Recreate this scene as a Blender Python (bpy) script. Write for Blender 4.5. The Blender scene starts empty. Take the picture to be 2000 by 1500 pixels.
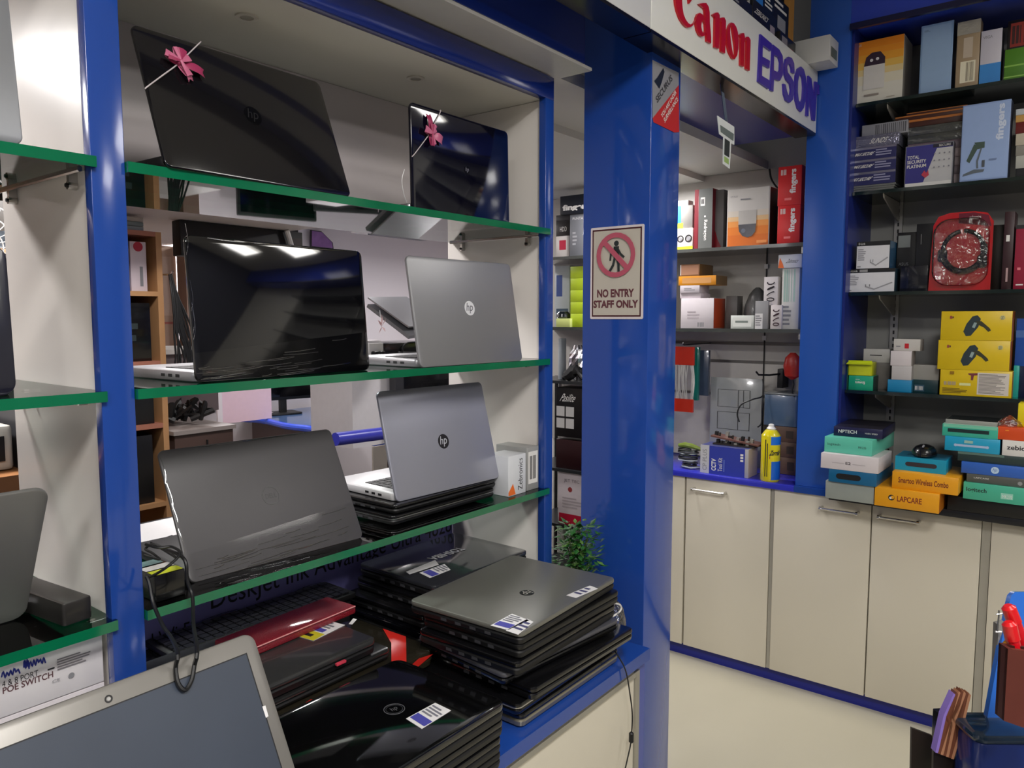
import bpy, math, random
from mathutils import Vector, Matrix
from mathutils.geometry import tessellate_polygon
random.seed(7)
S = bpy.context.scene
COL = S.collection

# ---------------------------------------------------------------- camera
F, PITCH, YAW, EYE = 1480.0, math.radians(5), math.radians(38), 1.45
cam_data = bpy.data.cameras.new('camera'); cam = bpy.data.objects.new('camera', cam_data); COL.objects.link(cam)
cam.location = (0, 0, EYE); cam.rotation_euler = (math.radians(90) - PITCH, 0, YAW - math.radians(90))
cam_data.sensor_width = 36; cam_data.lens = F / 2000 * 36; cam_data.clip_start = .02; cam_data.clip_end = 60
S.camera = cam
S.view_settings.view_transform = 'Standard'; S.view_settings.look = 'None'
S.view_settings.exposure = 0.0; S.view_settings.gamma = 1; S.view_settings.use_curve_mapping = False
# ---------------------------------------------------------------- world and lamps
w = bpy.data.worlds.new('world'); S.world = w; w.use_nodes = True
w.node_tree.nodes['Background'].inputs[0].default_value = (.9, .93, 1, 1)
w.node_tree.nodes['Background'].inputs[1].default_value = .05
SHOP_Z = 2.78
SHOP_LAMPS = [(.05, -.5), (2.3, -.95), (-1.5, -.6), (.3, -2.0), (1.95, -2.0), (-3.2, -.6), (-1.5, -2.0)]
BACK_LAMPS = [(2.3, 3.9), (2.6, 2.98), (1.0, 1.85), (2.9, 1.62), (3.9, 3.3), (.1, 1.9)]  # last entry is an added lamp that brightens the left bay from behind
def area(name, loc, size, energy, color=(1, 1, 1), shape='SQUARE', sy=None):
    d = bpy.data.lights.new(name, 'AREA'); d.shape = shape; d.size = size; d.energy = energy; d.color = color
    if sy: d.shape = 'RECTANGLE'; d.size_y = sy
    o = bpy.data.objects.new(name, d); COL.objects.link(o); o.location = loc; return o
SHOP_W = [42, 7, 22, 20, 8, 16, 14]
for (lx, ly), e in zip(SHOP_LAMPS, SHOP_W): area('ceiling_lamp_light', (lx, ly, SHOP_Z - .03), .5, e, (1, .975, .95))
for (lx, ly) in BACK_LAMPS: area('room_lamp_light', (lx, ly, 2.03), .2, 10, (1, .97, .97), 'DISK')

# ---------------------------------------------------------------- pixel to place on a real plane
fw = Vector((math.cos(YAW) * math.cos(PITCH), math.sin(YAW) * math.cos(PITCH), -math.sin(PITCH)))
rt = Vector((math.sin(YAW), -math.cos(YAW), 0))
up = Vector((math.cos(YAW) * math.sin(PITCH), math.sin(YAW) * math.sin(PITCH), math.cos(PITCH)))
O = Vector((0, 0, EYE))
def ray(x, y): return fw + rt * ((x - 1000) / F) + up * ((750 - y) / F)
def onX(x, y, c): r = ray(x, y); return O + r * (c / r.x)
def onY(x, y, c): r = ray(x, y); return O + r * (c / r.y)
def onZ(x, y, c): r = ray(x, y); return O + r * ((c - EYE) / r.z)
def at(x, y, d): return O + ray(x, y) * d
def hit(x, y, M):
    Mi = M.inverted(); o = Mi @ O; d = Mi.to_3x3() @ ray(x, y); t = -o.z / d.z
    return (o + d * t).to_2d()

# ---------------------------------------------------------------- materials
def lin(c): return tuple(((v / 255) / 12.92 if v / 255 <= .04045 else ((v / 255 + .055) / 1.055) ** 2.4) for v in c) + (1,)
_m = {}
def C(rgb, rough=.5, metal=0., coat=0., grain=.04, scale=40, bump=0., emit=0., spec=.5):
    key = (tuple(rgb), rough, metal, coat, grain, scale, bump, emit, spec)
    if key in _m: return _m[key]
    m = bpy.data.materials.new('finish'); m.use_nodes = True; nt = m.node_tree; b = nt.nodes['Principled BSDF']
    tc = nt.nodes.new('ShaderNodeTexCoord'); n = nt.nodes.new('ShaderNodeTexNoise'); n.inputs['Scale'].default_value = scale; n.inputs['Detail'].default_value = 2
    nt.links.new(tc.outputs['Object'], n.inputs['Vector'])
    mx = nt.nodes.new('ShaderNodeMix'); mx.data_type = 'RGBA'; c = lin(rgb)
    mx.inputs[6].default_value = tuple(max(0, v * (1 - grain)) for v in c[:3]) + (1,); mx.inputs[7].default_value = tuple(min(1, v * (1 + grain)) for v in c[:3]) + (1,)
    nt.links.new(n.outputs['Fac'], mx.inputs[0]); nt.links.new(mx.outputs[2], b.inputs['Base Color'])
    b.inputs['Roughness'].default_value = rough; b.inputs['Metallic'].default_value = metal
    b.inputs['Coat Weight'].default_value = coat; b.inputs['Coat Roughness'].default_value = .06; b.inputs['Specular IOR Level'].default_value = spec
    if bump:
        bp = nt.nodes.new('ShaderNodeBump'); bp.inputs['Strength'].default_value = bump; bp.inputs['Distance'].default_value = .002
        nt.links.new(n.outputs['Fac'], bp.inputs['Height']); nt.links.new(bp.outputs[0], b.inputs['Normal'])
    if emit:
        b.inputs['Emission Color'].default_value = c; b.inputs['Emission Strength'].default_value = emit
    _m[key] = m; return m
def clear(tint=(1, 1, 1), rough=.02, base=.06, name='clear glass', bump=0, bscale=(20, 20, 60)):
    k = ('clear', tint, rough, base, bump, bscale)
    if k in _m: return _m[k]
    m = bpy.data.materials.new(name); m.use_nodes = True; nt = m.node_tree; nt.nodes.clear()
    out = nt.nodes.new('ShaderNodeOutputMaterial'); mix = nt.nodes.new('ShaderNodeMixShader'); tr = nt.nodes.new('ShaderNodeBsdfTransparent'); gl = nt.nodes.new('ShaderNodeBsdfGlossy')
    tr.inputs[0].default_value = tint + (1,); gl.inputs['Roughness'].default_value = rough
    lw = nt.nodes.new('ShaderNodeFresnel'); lw.inputs[0].default_value = 1.45
    ad = nt.nodes.new('ShaderNodeMath'); ad.operation = 'ADD'; ad.use_clamp = True; ad.inputs[1].default_value = base
    nt.links.new(lw.outputs[0], ad.inputs[0]); nt.links.new(ad.outputs[0], mix.inputs[0]); nt.links.new(tr.outputs[0], mix.inputs[1]); nt.links.new(gl.outputs[0], mix.inputs[2]); nt.links.new(mix.outputs[0], out.inputs[0])
    if bump:
        tc = nt.nodes.new('ShaderNodeTexCoord'); mp = nt.nodes.new('ShaderNodeMapping'); mp.inputs['Scale'].default_value = bscale
        n = nt.nodes.new('ShaderNodeTexNoise'); n.inputs['Scale'].default_value = 1; n.inputs['Detail'].default_value = 3; n.inputs['Distortion'].default_value = .6
        bp = nt.nodes.new('ShaderNodeBump'); bp.inputs['Strength'].default_value = bump; bp.inputs['Distance'].default_value = .01
        nt.links.new(tc.outputs['Object'], mp.inputs[0]); nt.links.new(mp.outputs[0], n.inputs['Vector']); nt.links.new(n.outputs['Fac'], bp.inputs['Height'])
        nt.links.new(bp.outputs[0], gl.inputs['Normal']); nt.links.new(bp.outputs[0], lw.inputs['Normal'])
    _m[k] = m; return m
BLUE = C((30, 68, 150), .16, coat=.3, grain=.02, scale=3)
BLUE_SHADED = C((22, 42, 118), .13, coat=.4, grain=.02, scale=3)  # darker copy of BLUE: dim light at the top put into the colour
CREAM = C((222, 219, 205), .28, grain=.015, scale=4)
WHITE = C((228, 226, 222), .4, grain=.01)
PAPER = C((226, 224, 224), .6, grain=.02)
BLK = C((12, 12, 14), .22, coat=.3); BLKM = C((16, 16, 18), .5); BLKG = C((8, 8, 12), .05, coat=1., grain=.02)
SILVER = C((168, 168, 172), .34, metal=.75, grain=.02, scale=200); CHROME = C((200, 198, 195), .2, metal=1)
ALU = C((178, 176, 170), .35, metal=.8)
GLASS = clear((.93, .98, .955), .02, .02); GEDGE = C((6, 104, 68), .12, coat=.5, grain=.4, scale=9)
FILM = clear((1, 1, 1), .06, -.02, 'stretch film'); BAGF = clear((.97, .97, .98), .15, .12, 'clear bag', 1., (50, 50, 50))
INK = C((24, 22, 28), .6); LBLUE = C((70, 70, 160), .6); RED = C((190, 20, 34), .4)

# ---------------------------------------------------------------- mesh building
def TR(x=0, y=0, z=0, rz=0, rx=0, ry=0): return Matrix.Translation((x, y, z)) @ Matrix.Rotation(rz, 4, 'Z') @ Matrix.Rotation(rx, 4, 'X') @ Matrix.Rotation(ry, 4, 'Y')
def FR(o, U, V):
    U = Vector(U).normalized(); V = Vector(V).normalized(); N = U.cross(V)
    return Matrix(((U.x, V.x, N.x, o[0]), (U.y, V.y, N.y, o[1]), (U.z, V.z, N.z, o[2]), (0, 0, 0, 1)))
_txt = {}
def text_mesh(s, bold):
    k = (s, bold)
    if k in _txt: return _txt[k]
    cu = bpy.data.curves.new('t', 'FONT'); cu.body = s; cu.size = 1; cu.resolution_u = 3; cu.offset = .018 * bold
    ob = bpy.data.objects.new('t', cu); COL.objects.link(ob)
    bpy.context.view_layer.update()
    me = bpy.data.meshes.new_from_object(ob.evaluated_get(bpy.context.evaluated_depsgraph_get()))
    vs = [v.co.to_2d() for v in me.vertices]; fs = [tuple(p.vertices) for p in me.polygons]
    bpy.data.objects.remove(ob); bpy.data.curves.remove(cu); bpy.data.meshes.remove(me)
    x0 = min(v.x for v in vs); x1 = max(v.x for v in vs); y0 = min(v.y for v in vs); y1 = max(v.y for v in vs)
    r = ([((v.x - x0) / (x1 - x0), (v.y - y0) / (y1 - y0)) for v in vs], fs, (x1 - x0) / (y1 - y0)); _txt[k] = r; return r
class MB:
    def __init__(s): s.v = []; s.f = []; s.m = []; s.mats = []; s.T = Matrix()
    def mi(s, m):
        if m not in s.mats: s.mats.append(m)
        return s.mats.index(m)
    def add(s, vs, fs, mat, M=None):
        T = s.T @ M if M is not None else s.T; b = len(s.v); s.v += [T @ Vector(v) for v in vs]; k = s.mi(mat)
        for f in fs: s.f.append(tuple(i + b for i in f)); s.m.append(k)
        return s
    def box(s, x0, x1, y0, y1, z0, z1, mat, M=None, r=0.):
        if r <= 0:
            v = [(x, y, z) for z in (z0, z1) for y in (y0, y1) for x in (x0, x1)]
            return s.add(v, [(0, 2, 3, 1), (4, 5, 7, 6), (0, 1, 5, 4), (2, 6, 7, 3), (0, 4, 6, 2), (1, 3, 7, 5)], mat, M)
        T = Matrix.Translation((x0, y0, z0)); T = M @ T if M is not None else T
        return s.plate(x1 - x0, y1 - y0, z1 - z0, r, mat, T, min(r * .6, (z1 - z0) * .4), 3)
    def plate(s, w, d, t, r, mat, M=None, e=0., seg=5, taper=0.):
        # rounded plate from 0..w, 0..d, 0..t; e = small edge rounding
        def ring(ins, z):
            out = []; rr = max(r - ins, .0005)
            for (cx, cy, a0) in ((w - ins - rr, ins + rr, -90), (w - ins - rr, d - ins - rr, 0), (ins + rr, d - ins - rr, 90), (ins + rr, ins + rr, 180)):
                for i in range(seg + 1):
                    a = math.radians(a0 + 90 * i / seg); out.append((cx + rr * math.cos(a), cy + rr * math.sin(a), z))
            return out
        prof = [(e + taper, 0), (taper + .3 * e, .3 * e), (taper * .5, e), (0, max(t - e, e)), (.3 * e, t - .3 * e), (e, t)] if e > 0 else [(taper, 0), (0, t)]
        vs = []; n = 4 * (seg + 1)
        for ins, z in prof: vs += ring(ins, z)
        fs = [tuple(range(n - 1, -1, -1)), tuple((len(prof) - 1) * n + i for i in range(n))]
        for k in range(len(prof) - 1):
            for i in range(n): j = (i + 1) % n; fs.append((k * n + i, k * n + j, (k + 1) * n + j, (k + 1) * n + i))
        return s.add(vs, fs, mat, M)
    def poly(s, loops, t, mat, M=None, side=None):
        # loops = [outer, hole, ...] in 2D, extruded 0..t along Z
        L = [[Vector((p[0], p[1], 0)) for p in l] for l in loops]
        tri = tessellate_polygon(L); flat = [p for l in L for p in l]; n = len(flat)
        def ar(f): a, b, c = (flat[i] for i in f); return (b.x - a.x) * (c.y - a.y) - (c.x - a.x) * (b.y - a.y)
        tri = [f if ar(f) > 0 else (f[2], f[1], f[0]) for f in tri]
        if t == 0: return s.add([tuple(p) for p in flat], tri, mat, M)
        vs = [(p.x, p.y, 0) for p in flat] + [(p.x, p.y, t) for p in flat]
        s.add(vs, [tuple(i + n for i in f) for f in tri] + [tuple(reversed(f)) for f in tri], mat, M)
        fs = []; b = 0
        for li, l in enumerate(L):
            k = len(l); A = sum(l[i].x * l[(i + 1) % k].y - l[(i + 1) % k].x * l[i].y for i in range(k))
            for i in range(k):
                a, c = b + i, b + (i + 1) % k
                fs.append((a, c, c + n, a + n) if (A > 0) == (li == 0) else (c, a, a + n, c + n))
            b += k
        return s.add(vs, fs, side or mat, M)
    def tube(s, pts, r, mat, seg=7, M=None, cap=True, smooth=0):
        P = [Vector(p) for p in pts]
        if smooth:
            Q = []
            for i in range(len(P) - 1):
                p0, p1, p2, p3 = P[max(i - 1, 0)], P[i], P[i + 1], P[min(i + 2, len(P) - 1)]
                for k in range(smooth):
                    t = k / smooth; Q.append(.5 * ((2 * p1) + (p2 - p0) * t + (2 * p0 - 5 * p1 + 4 * p2 - p3) * t * t + (3 * p1 - p0 - 3 * p2 + p3) * t ** 3))
            P = Q + [P[-1]]
        vs = []; n = len(P); rr = r if isinstance(r, (list, tuple)) else [r] * n
        if len(rr) != n: rr = [rr[min(int(i * len(rr) / n), len(rr) - 1)] for i in range(n)]
        d0 = (P[1] - P[0]).normalized(); a = Vector((0, 0, 1)) if abs(d0.z) < .9 else Vector((1, 0, 0)); u = d0.cross(a).normalized()
        for i in range(n):
            d = (P[min(i + 1, n - 1)] - P[max(i - 1, 0)]).normalized(); u = (u - d * u.dot(d)).normalized(); v = d.cross(u)
            for k in range(seg): an = 2 * math.pi * k / seg; vs.append(P[i] + (u * math.cos(an) + v * math.sin(an)) * rr[i])
        fs = [(i * seg + k, i * seg + (k + 1) % seg, (i + 1) * seg + (k + 1) % seg, (i + 1) * seg + k) for i in range(n - 1) for k in range(seg)]
        if cap: fs += [tuple(range(seg - 1, -1, -1)), tuple((n - 1) * seg + k for k in range(seg))]
        return s.add(vs, fs, mat, M)
    def lathe(s, prof, mat, M=None, seg=24, sx=1., sy=1.):
        vs = []; n = len(prof)
        for (r, z) in prof:
            for k in range(seg): a = 2 * math.pi * k / seg; vs.append((r * math.cos(a) * sx, r * math.sin(a) * sy, z))
        fs = [(i * seg + k, i * seg + (k + 1) % seg, (i + 1) * seg + (k + 1) % seg, (i + 1) * seg + k) for i in range(n - 1) for k in range(seg)]
        fs += [tuple(range(seg - 1, -1, -1)), tuple((n - 1) * seg + k for k in range(seg))]
        return s.add(vs, fs, mat, M)
    def ring(s, cx, cy, r0, r1, t, mat, M=None, seg=32, sx=1., sy=1.):
        c = [(math.cos(2 * math.pi * i / seg), math.sin(2 * math.pi * i / seg)) for i in range(seg)]
        return s.poly([[(cx + r1 * a * sx, cy + r1 * b * sy) for a, b in c], [(cx + r0 * a * sx, cy + r0 * b * sy) for a, b in c]], t, mat, M)
    def disc(s, cx, cy, r, t, mat, M=None, seg=28, sx=1., sy=1.):
        return s.poly([[(cx + r * math.cos(2 * math.pi * i / seg) * sx, cy + r * math.sin(2 * math.pi * i / seg) * sy) for i in range(seg)]], t, mat, M)
    def text(s, st, x0, y0, x1, y1, mat, M=None, bold=0, shear=0., rot=0, z=0.):
        uv, fs, _ = text_mesh(st, bold); vs = []
        for (u, v) in uv:
            u = u + shear * (v - .5)
            if rot == 90: u, v = 1 - v, u
            elif rot == -90: u, v = v, 1 - u
            elif rot == 180: u, v = 1 - u, 1 - v
            vs.append((x0 + (x1 - x0) * u, y0 + (y1 - y0) * v, z))
        return s.add(vs, fs, mat, M)
    def build(s, name, parent=None, loc=None, smooth=True, **kw):
        # loc: object origin; vertices are given in the parent's (or world) frame
        L = Vector(loc) if loc is not None else Vector((0, 0, 0))
        if loc is None and parent is None and s.v:
            xs = [v.x for v in s.v]; ys = [v.y for v in s.v]; zs = [v.z for v in s.v]
            L = Vector(((min(xs) + max(xs)) / 2, (min(ys) + max(ys)) / 2, min(zs)))
        me = bpy.data.meshes.new(name); me.from_pydata([tuple(v - L) for v in s.v], [], s.f)
        for m in s.mats: me.materials.append(m)
        me.polygons.foreach_set('material_index', s.m)
        if smooth:
            me.polygons.foreach_set('use_smooth', [True] * len(s.f)); me.set_sharp_from_angle(angle=math.radians(32))
        me.update()
        o = bpy.data.objects.new(name, me); COL.objects.link(o); o.location = L
        if parent is not None: o.parent = parent
        for k, v in kw.items(): o[k] = v
        return o
def tag(o, label, cat, group=None, kind=None):
    if kind: o['kind'] = kind
    if label: o['label'] = label
    if cat: o['category'] = cat
    if group: o['group'] = group
    return o
def empty(name, loc, label, cat, rz=0, group=None):
    o = bpy.data.objects.new(name, None); COL.objects.link(o); o.location = loc; o.rotation_euler = (0, 0, rz); o.empty_display_size = .05
    return tag(o, label, cat, group)
def struct(o): o['kind'] = 'structure'; return o

class Face:
    """a printed face of a box: fractions 0..1 across and up, layers lifted a fraction of a millimetre each"""
    def __init__(s, mb, M, w, h): s.mb = mb; s.M = M; s.w = w; s.h = h; s.k = 0
    def L(s): s.k += 1; return s.M @ Matrix.Translation((0, 0, .00025 * s.k))
    def rect(s, u0, v0, u1, v1, m): s.mb.add([(u0 * s.w, v0 * s.h, 0), (u1 * s.w, v0 * s.h, 0), (u1 * s.w, v1 * s.h, 0), (u0 * s.w, v1 * s.h, 0)], [(0, 1, 2, 3)], m, s.L()); return s
    def poly(s, pts, m): s.mb.poly([[(u * s.w, v * s.h) for u, v in pts]], 0, m, s.L()); return s
    def disc(s, u, v, r, m, ar=None, r0=None):
        n = 24; q = s.w / s.h if ar is None else ar
        o = [((u + r * math.cos(2 * math.pi * i / n)) * s.w, (v + r * q * math.sin(2 * math.pi * i / n)) * s.h) for i in range(n)]
        if r0: s.mb.poly([o, [((u + r0 * math.cos(2 * math.pi * i / n)) * s.w, (v + r0 * q * math.sin(2 * math.pi * i / n)) * s.h) for i in range(n)]], 0, m, s.L())
        else: s.mb.poly([o], 0, m, s.L())
        return s
    def text(s, st, u0, v0, u1, v1, m, bold=0, rot=0, shear=0.): s.mb.text(st, u0 * s.w, v0 * s.h, u1 * s.w, v1 * s.h, m, s.L(), bold, shear, rot); return s
    def lines(s, u0, v0, u1, v1, n, m, seed=1):
        R = random.Random(seed); L = s.L()
        for i in range(n):
            v = v1 - (v1 - v0) * (i + .5) / n; hh = (v1 - v0) / n * .25; e = u0 + (u1 - u0) * R.uniform(.6, 1)
            s.mb.add([(u0 * s.w, (v - hh) * s.h, 0), (e * s.w, (v - hh) * s.h, 0), (e * s.w, (v + hh) * s.h, 0), (u0 * s.w, (v + hh) * s.h, 0)], [(0, 1, 2, 3)], m, L)
        return s
    def bars(s, u0, v0, u1, v1, m, n=14, seed=2):
        R = random.Random(seed); L = s.L(); u = u0; d = (u1 - u0) / n
        for i in range(n):
            ww = d * R.uniform(.25, .75); s.mb.add([(u * s.w, v0 * s.h, 0), ((u + ww) * s.w, v0 * s.h, 0), ((u + ww) * s.w, v1 * s.h, 0), (u * s.w, v1 * s.h, 0)], [(0, 1, 2, 3)], m, L); u += d
        return s
def carton(name, label, cat, o, rz, wd, d, h, col, fr=None, rs=None, ls=None, tp=None, group=None, side=None, top=None, r=.0012, lean=0.):
    mb = MB(); M = Matrix()
    mb.box(0, wd, 0, d, 0, h, col, r=r)
    if side: Face(mb, FR((wd, 0, 0), (0, 1, 0), (0, 0, 1)), d, h).rect(.01, .01, .99, .99, side); Face(mb, FR((0, d, 0), (0, -1, 0), (0, 0, 1)), d, h).rect(.01, .01, .99, .99, side)
    if top: Face(mb, FR((0, 0, h), (1, 0, 0), (0, 1, 0)), wd, d).rect(.01, .01, .99, .99, top)
    if fr: fr(Face(mb, FR((0, 0, 0), (1, 0, 0), (0, 0, 1)), wd, h))
    if rs: f = Face(mb, FR((wd, 0, 0), (0, 1, 0), (0, 0, 1)), d, h); f.k = 2; rs(f)
    if ls: f = Face(mb, FR((0, d, 0), (0, -1, 0), (0, 0, 1)), d, h); f.k = 2; ls(f)
    if tp: f = Face(mb, FR((0, 0, h), (1, 0, 0), (0, 1, 0)), wd, d); f.k = 2; tp(f)
    ob = mb.build(name, loc=(0, 0, 0)); ob.location = o; ob.rotation_euler = (lean, 0, rz)
    return tag(ob, label, cat, group)
def wbox(name, label, cat, x0, x1, yt, X, z0, d, col, yb=None, rz=0., **k):
    """carton with its front on the plane X, left and right edges and top read at the left edge, standing at height z0"""
    ym = (yt + (yb or yt + 40)) / 2
    a = onX(x0, ym, X); b = onX(x1, ym, X); zt = onX(x0, yt, X).z
    if yb is not None: z0 = onX(x0, yb, X).z if z0 is None else z0
    o = carton(name, label, cat, (X, a.y, z0), -math.pi / 2 + rz, a.y - b.y, d, max(zt - z0, .004), col, **k)
    return o, zt
def wstack(base, X, items):
    z = base
    for it in items:
        o, z2 = wbox(*it[:3], it[3], it[4], it[5], it[6] if it[6] else X, z + .0006, it[7], it[8], **(it[9] if len(it) > 9 else {})); z = z2
    return z
# ================================================================ the room
def sbox(name, *a, mat=CREAM, r=0.): mb = MB(); mb.box(*a, mat, r=r); return struct(mb.build(name))
XW, YW = 3.30, 4.25
WALLM = C((214, 212, 206), .5, grain=.01); CEILM = C((205, 203, 198), .6, grain=.01); PALE = C((226, 220, 224), .5, grain=.01)
mb = MB(); FLOORM = C((196, 190, 170), .14, grain=.02, scale=6); JOINT = C((120, 116, 100), .6)
mb.box(-5, 5, -3.2, 4.4, -.05, 0, FLOORM)
for x in (-3.8, -3.0, -2.2, -1.4, -.6, .2, 1.0, 1.8, 2.62, 3.4): mb.box(x, x + .003, -3.2, .395, 0, .0006, JOINT)
for y in (.395, -.405, -1.205, -2.005): mb.box(-5, 2.97, y, y + .003, 0, .0006, JOINT)
struct(mb.build('floor'))
sbox('wall_right', XW, XW + .12, -3.2, 2.3, 0, 2.8, mat=WALLM)
sbox('wall_back', -1.6, 5, YW, YW + .1, 0, 2.12, mat=PALE)
sbox('wall_back_room_side', 4.9, 5, 2.3, YW, 0, 2.12, mat=PALE)
sbox('wall_return', XW + .12, 4.9, 2.2, 2.3, 0, 2.12, mat=PALE)
sbox('wall_back_left', -1.7, -1.6, 1.2, YW + .1, 0, 2.12, mat=PALE)
sbox('wall_front', -5, XW, -3.3, -3.2, 0, 2.8, mat=C((96, 98, 112), .5))
sbox('wall_left', -5.1, -5, -3.2, 1.3, 0, 2.8, mat=C((120, 120, 130), .5))
sbox('wall_partition', -5, -1.7, 1.2, 1.3, 0, 2.8, mat=WALLM)
sbox('ceiling', -5, XW, -3.2, 1.02, 2.8, 2.86, mat=CEILM)
sbox('ceiling', -1.7, 5, 1.46, YW + .1, 2.06, 2.12, mat=CEILM)
# blue laminate beams and pillars
mb = MB(); mb.box(-1.7, 1.59, 1.02, 1.16, 2.0575, 2.8, BLUE_SHADED); struct(mb.build('trim_1'))
mb = MB(); mb.box(-1.7, 1.625, 1.022, 1.16, 2.05, 2.0572, C((200, 197, 192), .35)); struct(mb.build('trim_9'))
mb = MB(); mb.box(1.76, 1.922, .93, 1.13, 0, 2.8, C((34, 76, 168), .15, coat=.4, grain=.02, scale=3), r=.001); struct(mb.build('trim_2'))
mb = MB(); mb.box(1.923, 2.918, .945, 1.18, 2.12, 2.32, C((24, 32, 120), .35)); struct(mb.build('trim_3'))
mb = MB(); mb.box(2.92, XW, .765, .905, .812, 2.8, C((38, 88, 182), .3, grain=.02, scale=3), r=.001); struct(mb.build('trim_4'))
zh = onX(1626, 57, 2.92).z
mb = MB(); mb.box(2.92, XW, -3.2, .765, zh, 2.8, C((44, 70, 190), .18, coat=.3)); mb.box(2.905, 2.92, -3.2, .765, zh - .02, zh, C((18, 20, 60), .3)); struct(mb.build('trim_5'))
# light gap between beam and pillar, seen as the end of the mezzanine
sbox('ceiling', 1.62, XW, 1.18, 1.46, 2.085, 2.12, mat=CEILM)

# ceiling lamps
GLOW = C((255, 250, 240), .5, emit=6)
for i, (lx, ly) in enumerate(SHOP_LAMPS):
    t = empty('ceiling_panel_lamp', (lx, ly, SHOP_Z), 'square white ceiling panel lamp over the shop floor', 'lamp', group='shop ceiling panel lamps')
    mb = MB(); mb.poly([[(-.3, -.3), (.3, -.3), (.3, .3), (-.3, .3)], [(-.28, -.28), (-.28, .28), (.28, .28), (.28, -.28)]], .02, WHITE); mb.build('frame', t)
    mb = MB(); mb.box(-.28, .28, -.28, .28, .006, .016, GLOW); mb.build('diffuser', t)
for i, (lx, ly) in enumerate(BACK_LAMPS):
    lb = ['round white downlight in the back room ceiling above the black television', 'round bright downlight behind the right end of the top glass shelf', 'round downlight above the bookcase in the back room', 'round downlight in the low ceiling behind the blue pillar', 'round downlight in the far right corner of the back room', 'round downlight added behind the left bay to brighten its shelves'][i]
    t = empty('round_downlight', (lx, ly, 2.045), lb, 'lamp', group='back room downlights')

    mb = MB(); mb.lathe([(.125, .015), (.125, .004), (.118, 0), (.1, 0), (.1, .004)], WHITE); mb.build('bezel', t)
    mb = MB(); mb.lathe([(.1, .002), (.1, -.003), (.02, -.005)], C((255, 252, 246), .5, emit=14)); mb.build('diffuser', t)

# ================================================================ display cabinet (two bays)
YF, YB = 1.117, 1.46
CREAM_KEEP = CREAM; CREAM = C((230, 224, 218), .3, grain=.015, scale=4)
cab = empty('display_cabinet', (0, YF, .68), 'tall cream display cabinet with glossy blue front frame and open glass shelved bays', 'cabinet')
def cpart(name, *boxes, mat=CREAM, r=0., label=None):
    mb = MB(); mb.T = Matrix.Translation((0, -YF, -.68))
    for b in boxes: mb.box(*b, mat, r=r)
    o = mb.build(name, cab)
    if label: o['label'] = label
    return o
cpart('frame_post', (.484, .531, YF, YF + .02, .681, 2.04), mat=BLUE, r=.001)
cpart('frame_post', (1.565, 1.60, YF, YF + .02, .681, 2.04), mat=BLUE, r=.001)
cpart('frame_rail', (-1.2, 1.60, YF - .0004, YF + .02, 1.99, 2.045), mat=BLUE_SHADED, r=.001)
cpart('side_panel', (.49, .508, YF + .02, YB, .681, 1.99))
cpart('side_panel', (1.578, 1.598, YF + .02, YB, .681, 1.99))
cpart('side_panel', (-1.2, -1.18, YF + .02, YB, .681, 1.99))
cpart('top_panel', (-1.2, 1.598, YF + .02, YB, 1.991, 2.044), mat=C((206, 203, 194), .14, grain=.01))
cpart('back_panel', (.508, 1.578, YB - .014, YB, 1.682, 1.99), mat=C((205, 196, 196), .3, grain=.01))
# little recessed spots in the top of the main bay
for (x, y) in ((482, 32), (812, 152)):
    p = onZ(x, y, 1.991); mb = MB(); mb.T = Matrix.Translation((p.x, p.y - YF, 1.991 - .68))
    mb.ring(0, 0, .012, .02, -.003, C((190, 186, 178), .4, metal=.3)); mb.disc(0, 0, .012, -.0012, C((150, 146, 138), .5)); mb.build('spot_fitting', cab)
# support rods and their clamps
def support(xa, xs, y0, y1, z):
    mb = MB(); mb.T = Matrix.Translation((0, -YF, -.68)); mb.tube([(xa, y0, z), (xa, y1, z)], .0035, CHROME)
    for yy in (y0 + .04, y1 - .04):
        mb.tube([(xs, yy, z - .018), (xa + (xa - xs) * .1, yy, z - .018)], .006, CHROME, seg=10)
        mb.box(min(xs, xa) , max(xs, xa) + .002, yy - .004, yy + .004, z - .016, z + .003, CHROME)
        mb.tube([(xa + (xa - xs) * .1, yy, z - .018), (xa + (xa - xs) * .35, yy, z - .018)], .003, BLKM, seg=8)
    mb.build('shelf_support', cab)
SZ = [1.672, 1.346, 1.012]
for z in SZ[:1]:
    support(.478, .489, YF + .02, YB - .02, z - .016); support(1.566, 1.577, YF + .02, YB - .02, z - .016)
for z in SZ[1:]:
    for (xs, s) in ((.489, -1), (1.577, -1), (.509, 1)):
        mb = MB(); mb.T = Matrix.Translation((0, -YF, -.68))
        for yy in (YF + .06, YB - .08): mb.tube([(xs, yy, z - .018), (xs + s * .012, yy, z - .018)], .006, CHROME, seg=10); mb.tube([(xs + s * .012, yy, z - .018), (xs + s * .016, yy, z - .018)], .0035, BLKM, seg=8)
        mb.build('shelf_pin', cab)
def glass_shelf(x0, x1, y0, y1, z, label, t=.015, group='green edged display shelves', edge=GEDGE, top=GLASS):
    mb = MB(); v = [(x0, y0, z - t), (x1, y0, z - t), (x1, y1, z - t), (x0, y1, z - t), (x0, y0, z), (x1, y0, z), (x1, y1, z), (x0, y1, z)]
    mb.add(v, [(4, 5, 6, 7), (3, 2, 1, 0)], top); mb.add(v, [(0, 1, 5, 4), (1, 2, 6, 5), (2, 3, 7, 6), (3, 0, 4, 7)], edge)
    return tag(mb.build('glass_shelf', smooth=False), label, 'shelf', group)
glass_shelf(.532, 1.577, YF - .008, YB - .015, SZ[0], 'top green edged glass shelf holding two black laptops with pink bows')
glass_shelf(.532, 1.577, YF - .008, YB - .015, SZ[1], 'middle green edged glass shelf under the film wrapped black laptop and a silver laptop')
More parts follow.
